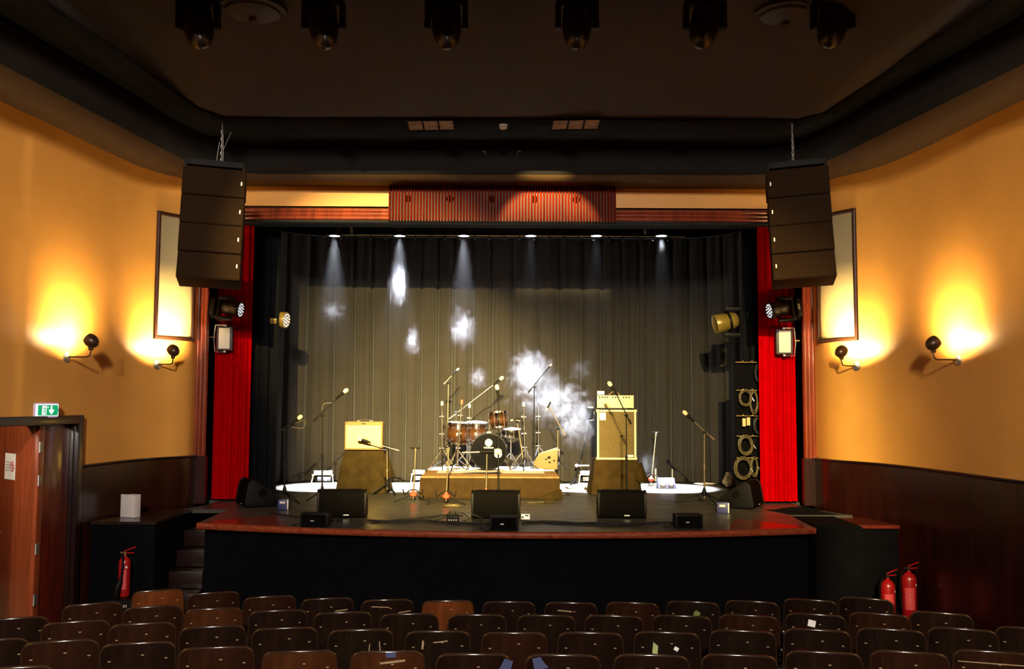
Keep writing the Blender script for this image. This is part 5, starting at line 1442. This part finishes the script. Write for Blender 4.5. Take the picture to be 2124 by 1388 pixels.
b = MB(); b.box((0, 0, 0.04), (0.115, 0.08, 0.075)); b.build('case', 'blue_grey', t, bevel=0.004); b = MB(); b.box((0, -0.041, 0.04), (0.10, 0.004, 0.06)); b.build('front_plate', 'white', t)
b = MB(); b.box((0.015, -0.044, 0.055), (0.045, 0.004, 0.016)); b.box((-0.035, -0.044, 0.035), (0.018, 0.004, 0.03)); b.build('controls', 'black', t)
for px, py, w, lab, rz in ((587, 1058, 0.145, 'blue and white box beside the left sideways monitor', 0.0), (1500, 1065, 0.16, 'blue and cream patterned box by the right sideways monitor', -0.3)):
    t = thing('blue_box', lab, 'box', atz(px, py, STAGE), rz, 'blue boxes'); b = MB(); b.box((0, 0.05, 0.073), (w, 0.11, 0.14)); b.build('carton', 'blue_box', t, bevel=0.004)
    b = MB(); b.box((w / 2 - 0.008, -0.006, 0.073), (0.014, 0.006, 0.13)); b.box((-0.01, -0.006, 0.10), (w * 0.5, 0.004, 0.03), mi=1); b.build('printed_strip', ['label', 'white_card'], t)


def floor_cable(label, pts, m='cable', r=0.010, name='floor_cable'):
    w = [atz(x, y, STAGE + r + 0.002) for x, y in pts]; o = w[0]
    t = thing(name, label, 'cable', o, 0, 'cables along the stage front')
    b = MB(); b.tube(smooth_path([p - o for p in w], 7), r, 6); b.build('run', m, t)
    b = MB(); e = w[-1] - o; b.cyl(e, e + Vector((0.06, 0.0, 0)), r * 1.5); b.build('plug', 'black', t)


floor_cable('black cable trailing from the left sideways monitor to the left front speaker', [(560, 1062), (590, 1068), (640, 1074), (690, 1078), (700, 1080)])
floor_cable('thick black cable running along the front between the left and centre monitors', [(762, 1080), (820, 1082), (880, 1080), (930, 1084), (985, 1086), (1010, 1087)], r=0.015)
floor_cable('thick black cable running between the centre and right monitors', [(1082, 1085), (1140, 1082), (1200, 1086), (1280, 1089), (1360, 1084), (1398, 1084)], r=0.015)
floor_cable('thinner black cable curving behind the thick one right of centre', [(1078, 1080), (1120, 1083), (1160, 1087), (1230, 1084), (1300, 1086), (1390, 1087)], r=0.009)
floor_cable('thin cable crossing the boards left of the junction box', [(770, 1085), (830, 1078), (880, 1074), (925, 1068), (950, 1070)], r=0.007)
floor_cable('cable hanging over the stage edge by the middle front speaker', [(1000, 1095), (1003, 1099), (1006, 1102)], r=0.007)

# ================================================================== WINGS
moving_head('moving_head_light', 'black moving head lamp in front of the left red curtain, white leds facing the stage', at(438, 640, 13.72), (1, 0, 0), (0.96, -0.10, -0.14), (0, 0.35, 1), 0.85, 'head_shell', True, 'side moving heads')
moving_head('moving_head_light', 'brown moving head lamp on the pole inside the left drape', at(533, 662, 14.7), (1, 0, 0), (0.95, -0.22, -0.12), (0, 1, 0.25), 0.92, 'gold_shell', True, 'side moving heads')
moving_head('moving_head_light', 'golden brown moving head lamp on the pole inside the right drape', at(1557, 668, 14.7), (-1, 0, 0), (-0.95, -0.05, -0.22), (0, -0.2, 1), 1.1, 'gold_shell', False, 'side moving heads')
moving_head('moving_head_light', 'black moving head lamp in front of the right red curtain, white leds facing the stage', at(1660, 642, 13.72), (-1, 0, 0), (-0.94, -0.10, -0.16), (0, 0.35, 1), 0.90, 'head_shell', True, 'side moving heads')
for px, nm in ((528, 'left'), (1562, 'right')):
    p = at(px, 715, 14.7)
    t = thing('lighting_pole', 'black pole holding the brown lamp inside the %s drape' % nm, 'pole', (p.x, 14.7, p.z), 0, 'lighting poles')
    b = MB(); b.cyl((0, 0, 0), (0, 0, 6.95 - p.z), 0.024); b.build('tube', 'black_metal', t)
    b = MB()
    for z in (0.30, 0.42): b.cyl((-0.04, -0.03, z), (0.04, -0.03, z), 0.014)
    b.build('clamps', 'chrome', t)
    b = MB(); b.tube([(0.06, -0.05, 1.2), (-0.02, -0.06, 0.0)] if nm == 'left' else [(-0.05, -0.05, 1.2), (0.05, -0.06, 0.0)], 0.004, 5); b.build('safety_wire', 'steel', t)


def flood(label, x0, y0, x1, y1, Y, sgn):
    a, c = at(x0, y0, Y), at(x1, y1, Y); w, h = c.x - a.x, a.z - c.z
    t = thing('flood_light', label, 'flood light', ((a.x + c.x) / 2, Y, c.z), 0, 'frosted flood lights')
    b = MB(); b.box((0, 0.03, h / 2), (w, 0.07, h)); b.build('case', 'flood_dark', t, bevel=0.008)
    b = MB(); b.box((0, -0.008, h * 0.5), (w * 0.70, 0.012, h * 0.86)); b.build('face', 'flood_face', t)
    b = MB(); b.tube([(-sgn * w * 0.05, 0.03, h + 0.02), (sgn * (w / 2 + 0.03), 0.03, h + 0.02), (sgn * (w / 2 + 0.05), 0.03, h * 0.5), (sgn * (w / 2 + 0.03), 0.03, -0.02), (-sgn * w * 0.05, 0.03, -0.02)], 0.007, 6)
    b.box((0, 0.03, -0.012), (0.03, 0.02, 0.03)); b.box((0, 0.03, h + 0.012), (0.03, 0.02, 0.03)); b.build('yoke', 'steel', t)
    b = MB(); b.cyl((sgn * (w / 2 + 0.03), 0.03, h * 0.55), (sgn * (w / 2 + 0.11), 0.03, h * 0.55), 0.014); b.build('knob', 'brass', t)


flood('frosted flood light hanging against the left red curtain', 450, 677, 481, 727, 13.80, -1)
flood('brightly lit frosted flood light against the right red curtain', 1610, 683, 1645, 735, 13.74, 1)

# cable rack in the right wing
YR = 14.2
ra_, rb_ = at(1528, 1008, YR), at(1592, 1008, YR)
zr = at(1528, 748, YR).z
t = thing('cable_rack', 'tall black rack of pegs behind the right red curtain', 'rack', ((ra_.x + rb_.x) / 2, YR, STAGE))
Wr = rb_.x - ra_.x; Hr = zr - STAGE
b = MB(); b.box((0, 0.06, Hr / 2), (Wr, 0.03, Hr)); b.build('board', 'black_cloth', t)
BARS = [(752, 'top'), (810, 'second'), (863, 'third'), (905, 'fourth'), (950, 'bottom')]
for py, nm in BARS:
    z = at(1550, py, YR).z - STAGE
    b = MB(); b.cyl((-Wr / 2, -0.02, z), (Wr / 2, -0.02, z), 0.010)
    for q in (-0.6, 0.0, 0.6): b.cyl((q * Wr / 2, 0.05, z), (q * Wr / 2, -0.09, z + 0.015), 0.007, n=6)
    b.build('peg_bar', 'brass', t)
CO = [(1545, 905, 0.13, 5, 'large tan cable coil on the fourth bar of the cable rack', 0.75, 'cable_tan'), (1540, 950, 0.15, 6, 'largest tan cable coil on the bottom bar of the cable rack', 0.8, 'cable_tan'),
      (1563, 950, 0.13, 4, 'narrow tan cable coil on the bottom bar nearest the red curtain', 0.35, 'cable_tan'), (1545, 810, 0.11, 3, 'knotted cables hanging from the second bar of the rack', 0.8, 'cable_tan'),
      (1562, 812, 0.16, 3, 'long cable loop on the second bar nearest the red curtain', 0.35, 'cable_tan'), (1577, 755, 0.14, 3, 'dark cable coil on the top bar of the cable rack', 0.6, 'cable'),
      (1575, 866, 0.12, 3, 'dark cable coil on the third bar of the cable rack', 0.7, 'cable')]
for i, (px, py, r, n_, lab, sq, m) in enumerate(CO):
    coil(lab, at(px, py, YR - 0.06), r, n_ + 2, m, False, 11 + i, 'cable coils on the rack', sq)
for i, (px, py, lab) in enumerate(((1543, 868, 'pale plug board below the third bar, left of the pair'), (1552, 866, 'pale plug board below the third bar, right of the pair'))):
    p = at(px, py, YR - 0.07); t = thing('plug_board', lab, 'plug board', p, 0, 'plug boards'); b = MB(); b.box((0, 0, -0.06), (0.05, 0.03, 0.12)); b.build('body', 'tweed_grille', t, bevel=0.004); b = MB(); b.tube([(0, 0, 0.0), (0.0, 0.02, 0.06)], 0.005, 5); b.build('lead', 'cable', t)
p = Vector((4.1, 12.85, STAGE))
t = thing('black_cloth', 'crumpled black cloth lying at the right end of the stage', 'cloth', p)
rnd = random.Random(9); rows = []
for i in range(17):
    rows.append([(-0.30 + 0.60 * j / 20 - 0.012 * i, -0.26 + 0.52 * i / 16, 0.006 + 0.075 * max(0, sin(pi * i / 16)) * max(0, sin(pi * j / 20)) * (0.6 + 0.4 * sin(j * 1.1 + i * 0.7))) for j in range(21)])
b = MB(); b.grid(rows); b.build('folds', 'black_cloth', t, solid=0.004)
b = MB(); b.tube([rows[0][j] for j in range(21)], 0.006, 5); b.build('hem', 'black_cloth', t)
# stool in the left wing
p = atz(520, 1010, STAGE)
t = thing('wooden_stool', 'wooden stool half hidden behind the left red curtain', 'stool', p)
hs = at(520, 958, p.y).z - STAGE
b = MB(); b.box((0, 0, hs), (0.26, 0.24, 0.06)); b.build('seat', 'dark_wood', t, bevel=0.015)
for x in (-0.10, 0.10):
    for y in (-0.09, 0.09): b = MB(); b.box((x, y, hs / 2 - 0.015), (0.045, 0.045, hs - 0.03)); b.build('leg', 'door_wood', t)
b = MB(); b.box((0, -0.09, hs * 0.4), (0.2, 0.02, 0.03)); b.build('rail', 'door_wood', t)

# ================================================================== THEATRE SEATS
def backrest_mesh(wood):
    W0, W1, Hh, r, th = 0.214, 0.236, 0.50, 0.062, 0.009
    vv = [0, 0.2, 0.4, 0.55, 0.68] + [0.76] + [0.877 + 0.123 * sin(pi / 2 * i / 8) for i in range(9)]
    us = [-1 + 2 * i / 16 for i in range(17)]

    def hw(z):
        w = W1 + (W0 - W1) * z / Hh
        if z > Hh - r: q = z - (Hh - r); w = w - r + sqrt(max(r * r - q * q, 0.0))
        return w
    fy = lambda x, z: 0.035 * (x / 0.23) ** 2 - 0.12 * (z - Hh)      # hollow towards the sitter, raked back
    b = MB()
    for sg in (-1, 1):
        rows = []
        for v in vv:
            z = Hh * v; w = hw(z); rows.append([(u * w, fy(u * w, z) + sg * th, z + 0.35 + (0.006 * (1 - u * u) if v > 0.99 else 0)) for u in us])
        b.grid(rows if sg < 0 else [list(reversed(q)) for q in rows])
    edge = [(-hw(Hh * v), Hh * v) for v in vv] + [(u * hw(Hh), Hh + 0.006 * (1 - u * u)) for u in us[1:-1]] + [(hw(Hh * v), Hh * v) for v in reversed(vv)]
    b.tube([(x, fy(x, z), z + 0.35) for x, z in edge], th * 1.06, 8, mi=1)
    for x, z in ((-0.165, 0.40), (0.165, 0.405), (0.03, 0.435)):
        b.box((x, fy(x, z) - th - 0.001, z + 0.35), (0.017, 0.003, 0.006), mi=2)
    return b.build('backrest', [wood, 'seat_edge', 'scratch'], None, smooth=50)


BACKS = [backrest_mesh(SEATS[i]) for i in range(5)]
for o in BACKS: COL.objects.unlink(o)


def seat_parts(t):
    b = MB(); b.prism(rrect(0.43, 0.40, 0.06), 0.0, 0.022, lambda a, z, h: (a, 0.12 + h + 0.10 * z, z + 0.62 - 0.2 + 0.16)); b.build('tip_up_seat', SEATS[0], t, bevel=0.004)
    for q in (-1, 1):
        b = MB(); b.prism([(-0.05, 0.02), (0.22, 0.02), (0.22, 0.06), (0.13, 0.10), (0.13, 0.44), (0.05, 0.60), (-0.0, 0.60), (0.0, 0.12), (-0.05, 0.06)], q * 0.240 - 0.009, q * 0.240 + 0.009, lambda y, z, x: (x, y, z)); o = b.build('side_frame', 'black_metal', t)
        b = MB(); b.cyl((q * 0.240 - 0.02, 0.06, 0.52), (q * 0.240 + 0.02, 0.06, 0.52), 0.016); b.cyl((q * 0.240 - 0.02, 0.02, 0.57), (q * 0.240 + 0.02, 0.02, 0.57), 0.010); b.build('bolt', 'steel', o)
        b = MB(); b.box((q * 0.240, 0.085, 0.01), (0.05, 0.30, 0.02)); b.build('foot', 'black_metal', o)


proto_seat = thing('theatre_seat', 'x', 'seat')
seat_parts(proto_seat)
ROWS = [
    ('front', [(329, 1223), (444, 1228), (560, 1236), (680, 1240), (804, 1243), (929, 1245), (1056, 1247), (1184, 1249), (1312, 1249), (1437, 1247), (1560, 1246), (1681, 1243), (1796, 1240)]),
    ('second', [(193, 1251), (317, 1257), (443, 1261), (577, 1265), (711, 1269), (849, 1272), (990, 1274), (1133, 1275), (1274, 1276), (1415, 1276), (1553, 1275), (1692, 1273), (1825, 1272), (1953, 1270)]),
    ('third', [(30, 1281), (157, 1288), (295, 1292), (441, 1298), (591, 1301), (748, 1305), (908, 1308), (1067, 1311), (1225, 1311), (1384, 1310), (1541, 1307), (1696, 1305), (1849, 1304), (1998, 1303), (2140, 1302)]),
    ('fourth', [(-22, 1326), (125, 1328), (286, 1332), (448, 1341), (621, 1349), (804, 1350), (982, 1355), (1168, 1357), (1352, 1357), (1535, 1357), (1710, 1351), (1888, 1351), (2062, 1350)]),
    ('fifth', [(20, 1383)])]
ORD = ['leftmost', 'second from left', 'third from left', 'fourth from left', 'fifth from left', 'sixth from left', 'seventh from left', 'eighth from left', 'ninth from left', 'tenth from left', 'eleventh from left', 'twelfth from left', 'thirteenth from left', 'fourteenth from left', 'fifteenth from left']
SPECIAL = {(0, 0): (3, 'orange brown'), (0, 5): (3, 'bright orange brown'), (0, 2): (1, 'reddish brown'), (1, 2): (4, 'reddish brown'), (2, 1): (1, 'reddish brown'), (3, 4): (4, 'scratched orange brown'), (3, 5): (4, 'taped and scratched'), (2, 6): (2, 'heavily scratched'), (2, 5): (2, 'carved and scratched'), (3, 3): (1, 'scuffed brown')}


def add_mark(seat, name, m, x, z, w, h, rot=0.0):
    R = Matrix.Rotation(rot, 3, 'Y')
    y = 0.035 * (x / 0.23) ** 2 - 0.12 * (z - 0.50) - 0.0115
    b = MB(); b.box((x, y, z + 0.35), (w, 0.002, h), R); b.build(name, m, seat)


MARKS = {(0, 9): [('sticker', 'sticker_green', 0.03, 0.40, 0.05, 0.06, 0.3)], (1, 11): [('sticker', 'white', -0.03, 0.44, 0.055, 0.05, 0.2)],
         (2, 9): [('sticker', 'sticker_yellow', -0.08, 0.40, 0.035, 0.075, 0.1), ('sticker', 'white', 0.06, 0.40, 0.03, 0.025, 0.5)],
         (3, 5): [('tape', 'blue_tape', 0.02, 0.492, 0.06, 0.03, 0), ('gouge', 'scratch', 0.03, 0.45, 0.15, 0.012, -0.1)],
         (3, 6): [('tape', 'blue_tape', 0.17, 0.42, 0.10, 0.12, 0.3)], (3, 7): [('tape', 'blue_tape', -0.13, 0.46, 0.09, 0.07, -0.2)],
         (0, 4): [('gouge', 'scratch', -0.06, 0.45, 0.15, 0.008, 0.06), ('gouge', 'scratch', 0.12, 0.40, 0.16, 0.008, -0.12)], (0, 3): [('gouge', 'scratch', 0.10, 0.40, 0.12, 0.009, -0.08)],
         (0, 7): [('gouge', 'scratch', -0.05, 0.44, 0.12, 0.010, 0.08)], (3, 12): [('gouge', 'scratch', -0.02, 0.44, 0.36, 0.006, 0.0)],
         (2, 6): [('gouge', 'scratch', -0.10, 0.42, 0.014, 0.06, 0.1), ('gouge', 'scratch', 0.02, 0.44, 0.10, 0.007, -0.1)], (2, 5): [('gouge', 'scratch', 0.06, 0.38, 0.006, 0.12, 0.1), ('gouge', 'scratch', 0.13, 0.40, 0.006, 0.10, -0.1)],
         (1, 10): [], (2, 10): [('sticker', 'scratch', -0.15, 0.32, 0.03, 0.03, 0.2)]}
rnd = random.Random(11)
for ri, (rn, lst) in enumerate(ROWS):
    for si, (px, py) in enumerate(lst):
        zt = 0.9 + 0.07 * ri
        for _ in range(12):
            p = atz(px, py, zt); fz = rake(p.x, p.y); zt = fz + 0.865
        k, adj = SPECIAL.get((ri, si), (rnd.choice([0, 0, 2, 1]), 'dark brown'))
        t = copy_tree(proto_seat)
        t.location = (p.x, p.y, fz); t.rotation_euler = (0, 0, atan2(-p.x, 15.5 - p.y))
        bk = BACKS[k].copy(); COL.objects.link(bk); bk.parent = t
        side = ''
        if ri == 4: lab = 'wooden theatre seat in the row nearest the viewer, only its top edge showing'
        else: lab = '%s wooden theatre seat, %s in the %s row from the stage' % (adj, ORD[si], rn)
        tag(t, lab, 'seat', '%s row of theatre seats' % rn)
        for mk in MARKS.get((ri, si), []): add_mark(t, *mk)

for o in list(proto_seat.children_recursive) + [proto_seat]: bpy.data.objects.remove(o)

# ================================================================== HAZE AND SMOKE
def vol_mat(name, dens, noise=None, aniso=0.2, falloff=True, thr=0.42, sc=2.2):
    m = bpy.data.materials.new(name); m.use_nodes = True; nt = m.node_tree
    for n in list(nt.nodes): nt.nodes.remove(n)
    out = nt.nodes.new('ShaderNodeOutputMaterial'); vs_ = nt.nodes.new('ShaderNodeVolumeScatter')
    vs_.inputs['Anisotropy'].default_value = aniso; vs_.inputs['Color'].default_value = (0.97, 0.98, 1.0, 1)
    nt.links.new(vs_.outputs[0], out.inputs['Volume'])
    if noise is None:
        tc = nt.nodes.new('ShaderNodeTexCoord'); sp = nt.nodes.new('ShaderNodeSeparateXYZ'); nt.links.new(tc.outputs['Object'], sp.inputs[0])
        mr = nt.nodes.new('ShaderNodeMapRange'); mr.inputs[1].default_value = -2.3; mr.inputs[2].default_value = -0.3; mr.inputs[3].default_value = 0.0; mr.inputs[4].default_value = dens
        nt.links.new(sp.outputs['Z'], mr.inputs[0]); nt.links.new(mr.outputs[0], vs_.inputs['Density']); return m
    tc = nt.nodes.new('ShaderNodeTexCoord'); mp = nt.nodes.new('ShaderNodeMapping'); mp.inputs['Location'].default_value = noise
    nt.links.new(tc.outputs['Object'], mp.inputs[0])
    nz = nt.nodes.new('ShaderNodeTexNoise'); nz.inputs['Scale'].default_value = sc; nz.inputs['Detail'].default_value = 7; nz.inputs['Roughness'].default_value = 0.68; nz.inputs['Distortion'].default_value = 0.9
    nt.links.new(mp.outputs[0], nz.inputs['Vector'])
    ln = nt.nodes.new('ShaderNodeVectorMath'); ln.operation = 'LENGTH'; nt.links.new(tc.outputs['Object'], ln.inputs[0])
    # density rises where noise beats a threshold that grows towards the rim
    mr = nt.nodes.new('ShaderNodeMapRange'); mr.inputs[1].default_value = 0.25; mr.inputs[2].default_value = 1.0; mr.inputs[3].default_value = thr; mr.inputs[4].default_value = thr + 0.26
    nt.links.new(ln.outputs['Value'], mr.inputs[0])
    sb = nt.nodes.new('ShaderNodeMath'); sb.operation = 'SUBTRACT'; nt.links.new(nz.outputs[0], sb.inputs[0]); nt.links.new(mr.outputs[0], sb.inputs[1])
    mx = nt.nodes.new('ShaderNodeMath'); mx.operation = 'MAXIMUM'; mx.inputs[1].default_value = 0.0; nt.links.new(sb.outputs[0], mx.inputs[0])
    ml = nt.nodes.new('ShaderNodeMath'); ml.operation = 'MULTIPLY'; ml.inputs[1].default_value = dens; nt.links.new(mx.outputs[0], ml.inputs[0])
    nt.links.new(ml.outputs[0], vs_.inputs['Density'])
    return m


HAZE = [0.0016, 0.0018, 0.0016, 0.00012, 0.0001, 0.00012]
for k, px_ in enumerate(SPOT_PX):
    p = at(px_, 490, SPOT_Y); nm = ['first', 'second', 'third', 'fourth', 'fifth', 'last'][k]
    b = MB(); L_ = p.z - STAGE - 0.03; t12 = math.tan(radians(13.2))
    b.lathe([(0.0, -0.02), (0.11, -0.02), (0.11 + 2.32 * t12, -2.32), (0.0, -2.32)], n=20)
    o = b.build('haze', vol_mat('haze_%d' % k, HAZE[k])); o.location = p
    tag(o, 'thin haze in the white beam under the %s overhead spot from the left' % nm, 'haze', 'haze in the light beams', kind='stuff')
SM = [((826, 592), 16.35, (0.28, 0.22, 0.62), 0.11, (1, 2, 3), 0.43, 'bright puff of smoke high under the second overhead spot'),
      ((856, 708), 16.35, (0.24, 0.18, 0.42), 0.3, (5, 2, 1), 0.43, 'small puff of smoke in front of the curtain under the second spot'),
      ((690, 645), 16.35, (0.34, 0.2, 0.30), 0.05, (9, 1, 4), 0.43, 'faint wisp of smoke under the first overhead spot'),
      ((960, 685), 16.35, (0.40, 0.3, 0.55), 0.24, (3, 7, 2), 0.43, 'broken puff of smoke under the third overhead spot'),
      ((992, 785), 16.5, (0.26, 0.2, 0.34), 0.35, (2, 8, 5), 0.43, 'puff of smoke just left of the large cloud above the drums'),
      ((1100, 775), 16.5, (0.56, 0.3, 0.68), 0.55, (6, 3, 8), 0.4, 'large cloud of smoke rising behind the drums'),
      ((1140, 830), 16.5, (0.90, 0.3, 0.66), 0.6, (4, 4, 9), 0.4, 'dense low bank of smoke between the drums and the bass cabinet'),
      ((1198, 872), 16.5, (0.52, 0.3, 0.66), 0.65, (7, 5, 1), 0.4, 'smoke drifting beside the canister lamp'),
      ((1205, 770), 16.5, (0.32, 0.2, 0.40), 0.08, (1, 9, 7), 0.43, 'faint smoke high between the drums and the bass amplifier'),
      ((1372, 507), 16.35, (0.12, 0.10, 0.20), 0.02, (8, 8, 2), 0.43, 'small wisp of smoke just under the last overhead spot'),
      ((1345, 965), 16.3, (0.30, 0.2, 0.44), 0.3, (2, 5, 5), 0.43, 'low smoke right of the rust draped stand')]
for i, (c, Y, rad, dn, off, thr, lab) in enumerate(SM):
    b = MB(); b.ball((0, 0, 0), 1.0, 20); o = b.build('smoke_puff', vol_mat('smoke_%d' % i, dn * (5.0 if i in (5, 6, 7) else 9.0 if i in (0, 1) else 8.5 if i == 4 else 6.0), off, thr=thr, sc=3.4))
    o.location = at(c[0], c[1], Y); o.scale = rad
    tag(o, lab, 'smoke', 'smoke puffs', kind='stuff')
